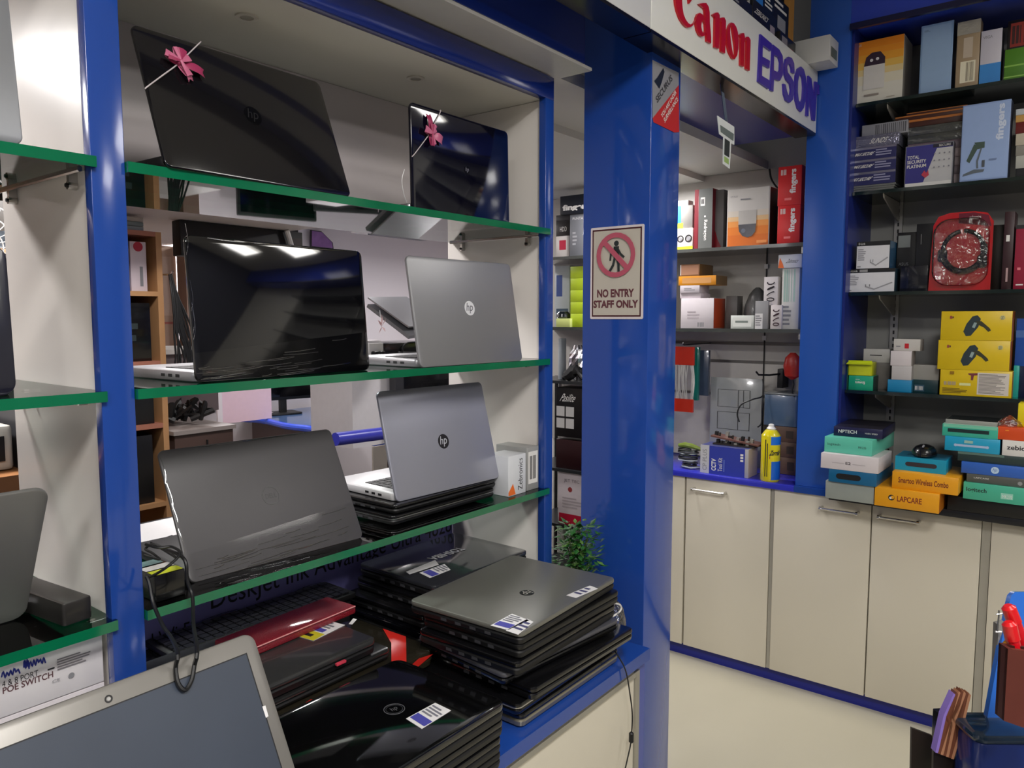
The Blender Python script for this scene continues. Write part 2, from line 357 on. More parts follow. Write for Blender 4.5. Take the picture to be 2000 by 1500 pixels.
glass_shelf(.532, 1.577, YF - .008, YB - .015, SZ[2], 'lowest green edged glass shelf of the main bay, above the counter stacks')
glass_shelf(-1.17, .489, YF - .008, YB - .015, SZ[0], 'top glass shelf of the left bay with a chrome support rod below')
glass_shelf(-1.17, .489, YF - .008, YB - .015, SZ[1], 'middle glass shelf of the left bay beside the blue post')
glass_shelf(-1.17, .489, YF - .008, YB - .015, SZ[2], 'lowest glass shelf of the left bay just over the white switch boxes')

CREAM = C((212, 205, 188), .28, grain=.015, scale=4)
# ================================================================ sales counter
ct = empty('sales_counter', (.3, .8, 0), 'cream counter with blue edged top under the piled laptops', 'counter')
def kp(name, *bs, mat=CREAM, r=0.):
    mb = MB(); mb.T = Matrix.Translation((-.3, -.8, 0))
    for b in bs: mb.box(*b, mat, r=r)
    return mb.build(name, ct)
kp('countertop', (-1.2, 1.548, .80, YF - .004, .652, .68), (-1.2, 1.6, YF - .004, YB, .652, .6799), mat=BLUE)
kp('front_panel', (-1.2, 1.495, .812, .83, .05, .65))
kp('end_panel', (1.53, 1.545, .83, YB, .05, .65), mat=C((150, 150, 155), .4))
kp('metal_trim', (1.496, 1.512, .806, .83, .05, .64), mat=ALU); kp('metal_trim', (-1.2, 1.4955, .806, .811, .628, .64), mat=ALU)
kp('corner_post', (1.513, 1.547, .812, .83, .05, .65), mat=C((70, 84, 160), .3))
kp('plinth', (-1.2, 1.6, .86, .88, 0, .05), mat=BLUE)
t = empty('side_table', (-.1, .5, 0), 'low white side table in front of the counter under the open grey laptop', 'table')
mb = MB(); mb.box(-.6, .67, 0, .275, .755, .785, WHITE, r=.004); mb.build('table_top', t)
for (x, y) in ((-.57, .03), (.61, .03), (-.57, .22), (.61, .22)): mb = MB(); mb.box(x, x + .03, y, y + .03, 0, .755, ALU); mb.build('leg', t)

# ================================================================ cabinets along the right wall
XC = 2.92
wc = empty('wall_cabinet', (XC, .9, 0), 'long cream base cabinet on a blue plinth along the right wall', 'cabinet')
def wp(name, bs, mat=CREAM, r=0., parent=None, off=None):
    mb = MB(); mb.T = Matrix.Translation((-XC, -.9, 0)) if off is None else Matrix.Translation(off)
    for b in bs: mb.box(*b, mat, r=r)
    return mb.build(name, parent or wc)
wp('carcass', [(XC + .02, XW - .005, -1.6, 1.83, .055, .78)], C((200, 196, 184), .4))
wp('plinth', [(XC + .03, XC + .05, -1.6, 1.83, 0, .055)], C((24, 34, 130), .3)); 
edges = [(1.83, 1.36), (1.352, .999), (.982, .633), (.628, .291), (.262, -.08), (-.085, -.42), (-.425, -.76)]
hp = {1: (1358, 1418, 940), 2: (1607, 1678, 971), 3: (1720, 1797, 988)}
for i, (ya, yb) in enumerate(edges):
    mb = MB(); mb.T = Matrix.Translation((-XC, -.9, 0)); mb.box(XC, XC + .018, yb, ya, .057, .785, CREAM, r=.001); dr = mb.build('door', wc)
    y1, y0 = (ya - .03, ya - .16)
    if i in hp: y1 = onX(hp[i][0], hp[i][2], XC).y; y0 = onX(hp[i][1], hp[i][2] + 8, XC).y
    z = .742
    if i in (1, 2, 3):
        mb = MB(); mb.T = Matrix.Translation((-XC, -.9, 0)); X = XC - .03
        mb.tube([(X, y1, z), (X, y0, z)], .0045, CHROME, seg=10)
        for yy in (y1, y0): mb.tube([(XC, yy, z), (X, yy, z)], .0055, CHROME, seg=10); mb.tube([(X, yy - .004, z), (X, yy + .004, z)], .0075, CHROME, seg=12)
        mb.build('handle', dr)
for ys in ((.984, .997), (.264, .289)): wp('divider_strip', [(XC + .006, XC + .02, *ys, .057, .785)], C((170, 166, 156), .35, metal=.3))
for (y0, y1, m, lb) in ((.905, 1.83, C((52, 56, 190), .2, coat=.3), 'glossy violet blue worktop seen through the staff doorway'), (-1.6, .765, C((20, 22, 28), .3), 'worktop of the right alcove, blackened as overhang shadow, under the stacked keyboard boxes')):  # alcove slab is black to carry the shadow of the counter overhang
    mb = MB(); mb.box(2.905 if y0 > .9 else 2.86, XW - .002, y0, y1, .787, .81, m, r=.002); tag(mb.build('worktop'), lb, 'worktop')
mb = MB(); mb.box(2.905, XW - .002, .7655, .9045, .787, .8115, BLUE); tag(mb.build('worktop'), 'narrow blue worktop piece under the right pillar', 'worktop')

# ================================================================ sign over the doorway
SY = .87; sg = empty('shop_sign', (1.64, SY, 2.12), 'long white sign board with red and blue brand names over the staff doorway', 'sign')
T0 = Matrix.Translation((-1.64, -SY, -2.12))
SM = FR((0, SY, 0), (1, 0, 0), (0, 0, 1))   # x -> X, y -> Z, outward -Y
mb = MB(); mb.T = T0; mb.box(1.64, 2.912, SY, SY + .07, 2.12, 2.335, C((232, 232, 228), .25, grain=.01), r=.002); mb.build('board', sg)
mb = MB(); mb.T = T0; mb.box(1.64, 2.912, SY + .001, SY + .074, 2.112, 2.1199, C((8, 8, 10), .2)); mb.build('bottom_trim', sg)
mb = MB(); mb.box(.2, 1.636, SY, SY + .07, 2.12, 2.335, C((226, 226, 228), .25, grain=.01), r=.002); mb.box(.2, 1.636, SY + .001, SY + .074, 2.112, 2.1199, C((8, 8, 10), .2)); tag(mb.build('blank_sign_board'), 'blank white sign board left of the lettered one, above the blue pillar', 'sign')
def spts(pts, ox, oy, k): 
    r = []
    for (x, y) in pts: p = onY(ox + x * k, oy + y * k, SY); r.append((p.x, p.z))
    return r
def letter(name, loops, ox, oy, k, mat):
    mb = MB(); mb.T = T0 @ Matrix(((1, 0, 0, 0), (0, 0, -1, SY), (0, 1, 0, 0), (0, 0, 0, 1)))
    for lp in loops: mb.poly([spts(l, ox, oy, k) for l in lp], .006, mat)
    mb.build(name, sg)
CR = C((196, 10, 32), .3, grain=.02)
for nm, lp in (('letter_c', [[[(150, 0), (160, 100), (190, 230), (240, 370), (310, 480), (380, 540), (430, 545), (480, 520), (530, 450), (555, 390), (530, 440), (490, 480), (440, 487), (400, 460), (350, 390), (310, 290), (290, 170), (280, 50), (285, -150), (310, -280), (350, -330), (390, -300), (425, 80), (490, -20), (500, -300), (420, -480), (320, -500), (220, -400), (160, -220)]]]),
               ('letter_a', [[[(610, 85), (690, 70), (755, 70), (800, 140), (820, 250), (825, 450), (850, 740), (850, 855), (770, 815), (755, 600), (745, 420), (730, 220), (715, 170), (660, 130)]],
                             [[(590, 280), (630, 260), (680, 290), (720, 370), (745, 440), (757, 640), (720, 705), (670, 725), (620, 690), (575, 590), (550, 450), (560, 350)], [(700, 395), (735, 480), (743, 600), (725, 660), (700, 665), (670, 610), (655, 520), (665, 430)]]]),
               ('letter_n', [[[(880, 295), (940, 255), (990, 255), (1020, 310), (1018, 372), (1060, 350), (1110, 350), (1140, 420), (1135, 700), (1125, 1050), (1045, 1015), (1055, 440), (1040, 400), (1017, 400), (1003, 960), (920, 930), (930, 350), (900, 320)]]]),
               ('letter_o', [[[(1240, 450), (1290, 460), (1340, 530), (1375, 640), (1392, 780), (1385, 950), (1360, 1090), (1310, 1165), (1260, 1140), (1200, 1020), (1170, 880), (1160, 730), (1175, 590), (1205, 500)], [(1240, 480), (1262, 520), (1290, 700), (1320, 900), (1330, 1100), (1305, 1130), (1275, 1050), (1240, 850), (1222, 650), (1222, 520)]]]),
               ('letter_n', [[[(1410, 690), (1450, 655), (1495, 655), (1510, 720), (1512, 755), (1545, 725), (1590, 730), (1622, 790), (1618, 1000), (1605, 1390), (1535, 1350), (1548, 820), (1530, 780), (1506, 790), (1495, 1310), (1425, 1280), (1435, 740)]]])):
    letter(nm, lp, 1300, 0, .1, CR)
CE = C((62, 42, 165), .3, grain=.05)
for nm, lp in (('letter_e', [[[(150, 50), (300, 180), (290, 275), (180, 195), (175, 350), (275, 405), (268, 505), (172, 450), (168, 605), (268, 665), (262, 780), (120, 680), (135, 400)]]]),
               ('letter_p', [[[(318, 190), (400, 255), (445, 340), (455, 480), (445, 600), (410, 670), (330, 645), (322, 815), (285, 795), (300, 500)], [(330, 320), (395, 360), (415, 430), (410, 530), (385, 560), (328, 530)]]]),
               ('letter_s', [[[(605, 575), (570, 560), (565, 500), (545, 450), (515, 440), (505, 490), (515, 560), (560, 620), (595, 690), (600, 800), (585, 920), (540, 965), (490, 930), (465, 850), (455, 710), (485, 720), (500, 800), (520, 860), (550, 860), (558, 790), (545, 710), (500, 660), (475, 590), (470, 480), (490, 380), (525, 350), (570, 370), (600, 440)]]]),
               ('letter_o', [[[(690, 480), (730, 520), (755, 620), (765, 760), (755, 920), (730, 1030), (690, 1085), (650, 1040), (620, 930), (612, 760), (622, 600), (650, 510)], [(690, 585), (715, 640), (722, 760), (715, 900), (690, 970), (660, 930), (648, 820), (650, 680), (668, 600)]]]),
               ('letter_n', [[[(790, 600), (830, 640), (868, 920), (880, 680), (912, 690), (880, 1205), (845, 1190), (800, 880), (790, 1145), (762, 1135)]]]),
               ('registered_mark', [[[(925, 720), (950, 740), (945, 860), (928, 850)], [(932, 745), (944, 755), (940, 800), (933, 795)]]])):
    letter(nm, lp, 1460, 60, .14665, CE)

# no entry sign on the pillar, on the left face of the pillar
XP = 1.7595
a = onX(1155, 446, XP); b = onX(1154, 623, XP); c = onX(1259, 434, XP)
H = a.z - b.z; Wd = a.y - c.y
ne = empty('no_entry_sign', (XP, a.y, b.z), 'cream NO ENTRY STAFF ONLY sign with a struck out walking figure', 'sign', rz=-math.pi / 2)
mb = MB(); mb.plate(Wd, H, .0022, .004, C((236, 226, 226), .4), FR((0, 0, 0), (1, 0, 0), (0, 0, 1))); mb.build('plate', ne)
M0 = FR((0, -.0024, 0), (1, 0, 0), (0, 0, 1)); mb = MB(); f = Face(mb, M0, Wd, H)
BR = C((70, 16, 26), .5)
f.rect(.035, .025, .965, .975, BR); f.rect(.06, .042, .94, .958, C((206, 198, 184), .45, grain=.03, scale=15))
mb.build('printed_border', ne)
mb = MB(); f = Face(mb, M0 @ Matrix.Translation((0, 0, .001)), Wd, H)
cx, cy = .5, .69
R1 = C((196, 92, 112), .45)
DK = C((44, 50, 50), .5)
def lp(pts, wid):
    f.k += 0; L = f.L(); P = [Vector((p[0] * f.w, p[1] * f.h, 0)) for p in pts]
    for i in range(len(P) - 1):
        d = (P[i + 1] - P[i]).normalized(); n = Vector((-d.y, d.x, 0)) * wid / 2
        mb.add([P[i] - n - d * wid * .2, P[i + 1] - n + d * wid * .2, P[i + 1] + n + d * wid * .2, P[i] + n - d * wid * .2], [(0, 1, 2, 3)], DK, L); f.k += 1; L = f.M @ Matrix.Translation((0, 0, .00025 * f.k))
f.disc(.5, .815, .045, DK); lp([(.5, .77), (.5, .66)], .016); lp([(.47, .76), (.4, .70), (.39, .635)], .0055); lp([(.53, .76), (.585, .70), (.65, .665)], .0055); lp([(.48, .66), (.45, .58), (.39, .52)], .007); lp([(.52, .66), (.555, .59), (.56, .515)], .007)
f.disc(cx, cy, .365, R1, r0=.285)
L = f.L(); s0 = Vector(((cx - .24) * Wd, (cy + .24 * Wd / H) * H, 0)); s1 = Vector(((cx + .24) * Wd, (cy - .24 * Wd / H) * H, 0)); d = (s1 - s0).normalized(); n = Vector((-d.y, d.x, 0)) * .0068
mb.add([s0 - n, s1 - n, s1 + n, s0 + n], [(0, 1, 2, 3)], R1, L); mb.build('pictogram', ne)
mb = MB(); f = Face(mb, M0 @ Matrix.Translation((0, 0, .001)), Wd, H); TX = C((104, 54, 62), .5)
f.text('NO ENTRY', .14, .235, .84, .325, TX, bold=2.2); f.text('STAFF ONLY', .07, .12, .92, .205, TX, bold=2.2); mb.build('lettering', ne)

# leaning securus sticker on the front of the blue pillar
YS = .9295
sp = lambda x, y: (lambda p: (p.x, p.z))(onY(1260 + x / 6.52, 110 + y / 6.52, YS))
S2 = Matrix(((1, 0, 0, 0), (0, 0, -1, YS), (0, 1, 0, 0), (0, 0, 0, 1)))
mb = MB(); mb.T = S2
mb.poly([[sp(*p) for p in ((92, 45), (92, 780), (105, 840), (320, 940), (370, 970), (432, 965), (425, 210), (300, 150))]], .0006, C((150, 150, 156), .4))
st = tag(mb.build('security_sticker'), 'torn grey and red surveillance sticker on the front of the blue pillar', 'sticker')
def child(mb, name, o, **k):
    mb.v = [v - o.location for v in mb.v]; return mb.build(name, o, **k)
mb = MB(); mb.T = S2 @ Matrix.Translation((0, 0, .0008)); mb.poly([[sp(*p) for p in ((425, 365), (430, 965), (370, 970), (105, 840), (92, 790))]], .0002, C((196, 36, 40), .45)); child(mb, 'red_corner', st)
mb = MB(); mb.T = S2 @ Matrix.Translation((0, 0, .0016)); mb.poly([[sp(*p) for p in ((225, 150), (240, 200), (205, 330), (175, 415), (110, 315), (150, 270))]], 0, C((20, 30, 50), .4))
def slant(txt, p0, p1, hgt, m, z):
    a = Vector(sp(*p0)); b = Vector(sp(*p1)); d = (b - a); n = Vector((-d.y, d.x)).normalized() * hgt
    uv, fs, _ = text_mesh(txt, 1); mb.add([(a.x + d.x * u + n.x * v, a.y + d.y * u + n.y * v, z) for u, v in uv], fs, m)
slant('SECURUS', (150, 600), (345, 300), .016, C((60, 60, 66), .5), 0)
slant('YOU ARE UNDER', (210, 790), (395, 470), .011, WHITE, 0); slant('SURVEILLANCE', (245, 850), (415, 560), .012, WHITE, 0)
child(mb, 'lettering', st)
# hanging price tag on a strip under the sign
tg = empty('hanging_tag', onY(1418, 330, .9), 'small white cross shaped tag hanging from a clear strip below the sign', 'tag')
def onp(pts, y): return [(lambda p: (p.x, p.z))(onY(*q, y)) for q in pts]
S3 = Matrix.Translation(-tg.location) @ Matrix(((1, 0, 0, 0), (0, 0, -1, .9), (0, 1, 0, 0), (0, 0, 0, 1)))
mb = MB(); mb.T = S3; mb.poly([onp([(1404, 146), (1409, 147), (1421, 238), (1415, 236)], .9)], .0015, clear((.9, .9, .9), .1, .35)); mb.build('strip', tg)
mb = MB(); mb.T = S3; mb.poly([onp([(1400, 226), (1433, 248), (1433, 283), (1427, 280), (1424, 330), (1411, 320), (1412, 268), (1404, 262)], .9)], .002, C((232, 236, 236), .4)); mb.build('card', tg)
mb = MB(); mb.T = S3 @ Matrix.Translation((0, 0, .0024)); mb.poly([onp([(1405, 244), (1432, 262), (1431, 276), (1406, 258)], .9)], 0, C((110, 120, 118), .5)); mb.poly([onp([(1414, 270), (1424, 277), (1423, 308), (1413, 302)], .9)], 0, C((50, 54, 52), .5)); mb.poly([onp([(1413, 305), (1422, 311), (1422, 322), (1413, 316)], .9)], 0, C((160, 190, 110), .5)); mb.build('print', tg)
# ================================================================ laptops
def logo_hp(mb, cx, cy, r, dm, tm, M, z=.0003):
    mb.disc(cx, cy, r, .0003, dm, M @ Matrix.Translation((0, 0, z)))
    mb.text('hp', cx - r * .62, cy - r * .72, cx + r * .62, cy + r * .72, tm, M @ Matrix.Translation((0, 0, z + .0006)), bold=0, shear=.25)
def keyboard(mb, w, d, y0, key=BLKM, z=.0):
    rows = 5; kw = (w - .06) / 14; kd = (d * .42) / rows
    for r in range(rows):
        for c in range(14):
            x = .03 + c * kw; y = y0 + r * kd; mb.box(x + .001, x + kw - .002, y, y + kd - .003, z, z + .0015, key)
def lid_matrix(tilt): return FR((0, 0, 0), (1, 0, 0), (0, math.sin(tilt), math.cos(tilt)))
def open_laptop(label, x, y, z, yaw, tilt, w, h, lidm, basem, logo=None, cr=.012, lt=.007, bt=.017, depth=.235, keym=BLKM, wrap=False, rear=BLKM, group='laptops shown open with their backs to the front'):
    """seen from behind: the lid stands at the front, the base lies behind it"""
    t = empty('laptop', (x, y, z + .0005), label, 'laptop', rz=yaw, group=group)
    mb = MB(); mb.plate(w, depth, bt, cr, basem, TR(0, .010, 0), .004)
    for k in range(3): mb.box(-.0002, .002, .05 + k * .022, .062 + k * .022, .006, .011, BLKM)
    b = mb.build('base', t)
    mb = MB(); keyboard(mb, w, depth, .05, keym, bt); mb.build('keyboard', b)
    M = lid_matrix(tilt)
    mb = MB(); mb.plate(w, h, lt, cr, lidm, M @ Matrix.Translation((0, 0, -lt)), .0022, seg=7); l = mb.build('lid', t)
    mb = MB(); mb.box(.012, w - .012, .016, h - .012, -lt - .0006, -lt - .0001, BLKG, M); mb.build('screen', l)
    mb = MB(); hy_ = .0185 * math.tan(max(tilt, 0)) + lt / math.cos(tilt) + .0055; mb.tube([(.03, hy_, .0185), (w - .03, hy_, .0185)], .004, rear, seg=10); mb.build('hinge', t)
    W = Matrix.Translation(t.location) @ Matrix.Rotation(yaw, 4, 'Z') @ M
    if logo: mb = MB(); logo(mb, M, W); mb.build('logo', l)
    if wrap:
        mb = MB(); n = 26; vs = []; R = random.Random(int(x * 1000))
        mb.T = M
        mb.add([(0, .001, .0009), (w, .001, .0009), (w, h * .32, .0009), (0, h * .2, .0009)], [(0, 1, 2, 3)], FILM)
        # gathered film ridges along the bottom edge
        for k in range(26):
            a = R.uniform(0, .85) * w; ln = R.uniform(.05, .28) * w; v = R.uniform(.0, .055) * (.4 + a / w); s = R.uniform(.0, .05)
            mb.tube([(a, v, .0008), (min(a + ln * .5, w), v + s * ln * .5, .0016), (min(a + ln, w), v + s * ln + .002, .0008)], R.uniform(.0003, .0007), clear((1, 1, 1), .05, .5, 'film fold'), seg=5, smooth=3)
        for k in range(4):
            v = R.uniform(.02, .98) * h; mb.tube([(.0, v, .0006), (.004, v + .02, .002), (.002, v + .05, .0006)], .0003, clear((1, 1, 1), .05, .5, 'film fold'), seg=5, smooth=3)
        for k in range(5):
            a = R.uniform(0, .6) * w; mb.tube([(a, h - .002, .0006), (a + .05, h - .004, .0016), (a + .12, h - .002, .0006)], .0006, clear((1, 1, 1), .05, .5, 'film fold'), seg=5, smooth=3)
        mb.build('stretch_film', l)
    return t, W
def plog(px, r, dm, tm):
    def f(mb, M, W): c = hit(*px, W); logo_hp(mb, c.x, c.y, r, dm, tm, M)
    return f
LIDBLK = C((17, 16, 19), .12, coat=.6, grain=.03); LIDNAVY = C((8, 8, 24), .07, coat=.9, grain=.03)
L1, W1 = open_laptop('wide black laptop with a pink bow, left on the top glass shelf', .583, 1.101, SZ[0], .028, .363, .358, .236, LIDBLK, BLKM, plog((494, 226), .0165, C((9, 9, 11), .1), C((26, 26, 29), .3)))
L2, W2 = open_laptop('smaller navy black laptop with a pink bow, right on the top glass shelf', 1.136, 1.15, SZ[0], .006, .02, .329, .222, LIDNAVY, SILVER, plog((912, 332), .009, C((8, 8, 20), .1), C((120, 120, 130), .3)))
L3, W3 = open_laptop('glossy black laptop in crinkled stretch film standing upright on the middle glass shelf', .641, 1.14, SZ[1], .035, .083, .375, .236, BLKG, SILVER, None, lt=.008, wrap=True)
L4, W4 = open_laptop('silver laptop with a pale round logo on the middle glass shelf', 1.119, 1.115, SZ[1], -.028, .173, .339, .237, C((150, 150, 153), .38, metal=.55, grain=.01), SILVER, plog((917, 602), .0165, C((235, 235, 240), .3, metal=.2), C((96, 96, 104), .2)), keym=BLKM)
L5, W5 = open_laptop('bright silver laptop with a dark round logo on top of two black laptops', 1.101, 1.172, 1.0565, -.041, .254, .333, .242, C((162, 163, 176), .36, metal=.5, grain=.01), C((215, 214, 216), .35, metal=.3), plog((866, 862), .017, C((66, 64, 70), .15, metal=.6), C((195, 196, 205), .2)), depth=.232)
def dell(mb, M, W):
    c = hit(529, 968, W); mb.ring(c.x, c.y, .0158, .0178, .0004, C((20, 20, 22), .3), M); mb.text('DELL', c.x - .0115, c.y - .0045, c.x + .0115, c.y + .0045, C((20, 20, 22), .3), M @ Matrix.Translation((0, 0, .0005)), bold=1)
L6, W6 = open_laptop('dark grey laptop wrapped in stretch film leaning back on the lowest glass shelf', .633, 1.168, SZ[2], -.06, .471, .354, .235, C((78, 76, 78), .45, metal=.1, grain=.02), BLKM, dell, wrap=True)
L7, W7 = open_laptop('silver laptop with rounded corner at the left edge on the lowest shelf', .075, 1.225, SZ[2], 0, -.5, .335, .238, C((128, 127, 124), .38, metal=.5, grain=.02), SILVER, None, cr=.02, depth=.19)
L8, W8 = open_laptop('pale silver laptop on the top shelf of the left bay', .068, 1.118, SZ[0], 0, .12, .335, .25, C((150, 152, 156), .35, metal=.5), SILVER, None, depth=.23)
L9, W9 = open_laptop('dark navy laptop at the left edge on the middle left bay shelf', .04, 1.15, SZ[1], 0, .05, .35, .2, C((24, 24, 38), .3, coat=.4), BLKM, None, cr=.018, depth=.23)

# pink bows on their cords
def bow(label, W, w, h, ctr, c0, c1, size, petals):
    t = empty('ribbon_bow', W @ Vector((*hit(*ctr, W), .001)), label, 'bow', group='pink ribbon bows tied on laptop lids')
    Wi = Matrix.Translation(-t.location) @ W
    c = hit(*ctr, W); A = hit(*c0, W); B = hit(*c1, W)
    mb = MB(); mb.T = Wi
    mb.tube([(A.x, A.y, -.004), (A.x, A.y, .0016), ((A.x + c.x) / 2, (A.y + c.y) / 2, .0035), (c.x, c.y, .004), ((B.x + c.x) / 2, (B.y + c.y) / 2, .003), (B.x, B.y, .0012), (B.x, B.y, -.004)], .0011, C((200, 190, 192), .4), seg=6, smooth=3); mb.build('cord', t)
    PK = C((196, 104, 136), .35, coat=.2, grain=.15, scale=150); PD = C((158, 48, 88), .4, grain=.1)
    for k, (ax, ay, ln, wd, kind) in enumerate(petals):
        mb = MB(); d = Vector((ax, ay)).normalized(); n = Vector((-d.y, d.x)); wd *= size; ln *= size; vs = []; fs = []
        ns = 9
        for i in range(ns + 1):
            s = i / ns
            if kind == 'loop': r = ln * math.sin(math.pi * min(s, 1)) * 1.0; zz = .004 + size * (.15 + .45 * s - .35 * abs(s - .5)); wv = wd * (.35 + .65 * math.sin(math.pi * s) ** .7)
            else: r = ln * s; zz = .004 + size * .28 * math.sin(s * 3.0); wv = wd * (.3 + .75 * min(1, s * 2))
            p = Vector((c.x, c.y)) + d * r
            q0 = p - n * wv * .5; q1 = p + n * wv * .5; pm = p - (d * size * .16 if (kind != 'loop' and i == ns) else d * 0)
            vs += [(q0.x, q0.y, zz), (pm.x, pm.y, zz + size * .05), (q1.x, q1.y, zz - size * .02)]
        for i in range(ns): 
            for j in (0, 1): a = i * 3 + j; fs.append((a, a + 1, a + 4, a + 3))
        mb.add(vs, fs, PK if k % 3 else PD, Wi)
        mb.build('loop' if kind == 'loop' else 'ribbon_tail', t)
    mb = MB(); mb.T = Wi @ Matrix.Translation((c.x, c.y, .003)); mb.lathe([(.001, 0), (size * .16, size * .1), (size * .17, size * .3), (size * .08, size * .45)], PD, seg=12); mb.build('knot', t)
bow('pink ribbon bow tied across the left corner of the wide black laptop', W1, .358, .236, (345, 128), (286, 171), (391, 83), .025,
    [(.35, .9, 1.0, .55, 'loop'), (-.1, 1, .95, .4, 'loop'), (-.9, .35, 1.0, .5, 'loop'), (-.6, .1, .8, .4, 'loop'), (.45, -1, 1.0, .5, 'loop'), (.6, .45, .8, .6, 'loop'), (1, -.12, 1.75, .62, 'tail'), (.55, -1, 1.25, .4, 'tail')])
bow('pink ribbon bow tied across the corner of the smaller navy black laptop', W2, .329, .222, (836, 262), (806, 304), (860, 217), .024,
    [(.1, 1, .8, .5, 'loop'), (-1, .3, .9, .62, 'loop'), (.4, .7, .9, .4, 'loop'), (.05, -1, 1.1, .5, 'loop'), (.35, -1, 1.0, .4, 'loop'), (1, -.2, 1.7, .75, 'tail'), (-.1, 1, 1.7, .55, 'tail'), (.5, .5, .6, .5, 'loop')])
# shadowless reflections of the bows are left to the glossy lids; loose white ribbon end hanging beside the second laptop
mb = MB(); a = onY(790, 330, 1.16); mb.tube([onY(790, 331, 1.16), onY(785, 352, 1.155), onY(789, 380, 1.16), onY(795, 396, 1.165)], .0009, PAPER, seg=5, smooth=4); tag(mb.build('ribbon_end'), 'thin loose white ribbon hanging left of the navy black laptop', 'ribbon')

# closed laptops ---------------------------------------------------------------
def closed_laptop(label, x, y, z, w, d, t, lidm, basem=BLKM, yaw=0., cr=.014, group='closed laptops piled on the counter', logo=None, stickers=(), ports=True, band=None):
    o = empty('closed_laptop', (x, y, z + .0004), label, 'laptop', rz=yaw, group=group); t -= .0008
    mb = MB(); mb.plate(w, d, t * .58, cr, basem, TR(), .004, taper=.004)
    if ports:
        for k in range(4): mb.box(-.0002, .0016, d * (.25 + .13 * k), d * (.25 + .13 * k) + .014, t * .22, t * .42, C((60, 60, 64), .4))
        for k in range(3): mb.box(w - .0016, w + .0002, d * (.3 + .15 * k), d * (.3 + .15 * k) + .014, t * .22, t * .42, C((60, 60, 64), .4))
    b = mb.build('base', o)
    mb = MB(); mb.plate(w, d, t * .38, cr, lidm, TR(0, 0, t * .62), .003, seg=7); l = mb.build('lid', o)
    mb = MB(); mb.box(.03, w - .03, d - .012, d - .001, t * .55, t * .64, BLKM); mb.build('hinge', o)
    if band: mb = MB(); mb.plate(w - .001, d - .001, .003, cr, band, TR(.0005, .0005, t * .59)); mb.build('metal_band', b)
    W = Matrix.Translation(o.location) @ Matrix.Rotation(yaw, 4, 'Z') @ Matrix.Translation((0, 0, t)); M = Matrix.Translation((0, 0, t))
    if logo: mb = MB(); logo(mb, M, W); mb.build('logo', l)
    for (lab, pts, fn) in stickers:
        P = [hit(*p, W) for p in pts]; mb = MB(); mb.poly([[(p.x, p.y) for p in P]], .0003, PAPER, M @ Matrix.Translation((0, 0, .0002)))
        # print laid out from corner 0 along 0->1 and 0->3
        U = Vector((P[1].x - P[0].x, P[1].y - P[0].y, 0)); V = Vector((P[3].x - P[0].x, P[3].y - P[0].y, 0))
        MM = M @ Matrix(((U.x, V.x, 0, P[0].x), (U.y, V.y, 0, P[0].y), (0, 0, 1, .0006), (0, 0, 0, 1)))
        fn(Face(mb, MM, 1, 1)); s = mb.build('price_label', l); s['label'] = lab
    return o, W
def lab_std(f): f.rect(.05, .1, .95, .38, LBLUE).lines(.08, .45, .92, .92, 4, C((120, 120, 130), .6))
def lab_plain(f): f.lines(.1, .2, .9, .85, 3, C((70, 70, 110), .6))
def lab_yel(f): f.rect(.0, .0, 1, .38, C((200, 190, 40), .5)).lines(.06, .06, .94, .3, 1, INK).rect(.05, .42, .8, .58, LBLUE).lines(.1, .62, .9, .95, 3, C((120, 120, 130), .6))
GREYLID = C((122, 121, 114), .36, metal=.45, grain=.02)
# stack B: grey laptop on top
z = .68; X0, Y0 = 1.068, .815
stackB = [('black closed laptop with champagne edge at the bottom of the right pile', .030, BLK, C((150, 144, 128), .3, metal=.6), .0, .012, .006, None),
          ('thin black closed laptop with a pale metal band low in the right pile', .026, BLK, BLK, .005, -.002, .004, C((190, 186, 180), .25, metal=.8)),
          ('black closed laptop skewed under a dark silver lidded one in the right pile', .028, BLK, BLK, -.03, .02, -.015, None),
          ('dark silver lidded laptop turned askew in the middle of the right pile', .026, C((92, 92, 98), .35, metal=.4), BLK, -.10, -.01, .03, None),
          ('black laptop in loose film, third from the top of the right pile', .030, BLK, BLKM, .01, -.008, 0., None),
          ('matt black laptop directly under the grey one in the right pile', .030, C((14, 14, 14), .35), BLKM, .0, .0, 0., None)]
for (lb, t, lm, bm, yw, dx, dy, bd) in stackB:
    closed_laptop(lb, X0 + dx, Y0 + dy, z, .364, .255, t, lm, bm, yaw=yw, band=bd); z += t
def hpg(mb, M, W):
    c = hit(1029, 1158, W); mb.disc(c.x, c.y, .0155, .0004, C((16, 16, 16), .25), M); mb.text('hp', c.x - .0105, c.y - .012, c.x + .0105, c.y + .012, C((170, 168, 160), .3), M @ Matrix.Translation((0, 0, .0008)), rot=180, shear=.3)
closed_laptop('large grey closed laptop with a black round logo on top of the right pile', X0 - .006, Y0 - .006, z, .367, .280, .028, GREYLID, BLKM, yaw=.04, logo=hpg,
    stickers=[('white and blue price label', [(958, 1222), (992, 1231), (1034, 1212), (1000, 1199)], lab_std), ('handwritten white label', [(1112, 1168), (1128, 1160), (1168, 1144), (1106, 1163)][:0] or [(1106, 1163), (1125, 1168), (1168, 1150), (1152, 1144)], lab_plain), ('small cream label beside the price label', [(988, 1232), (1012, 1240), (1042, 1215), (1030, 1209)], lab_plain)])
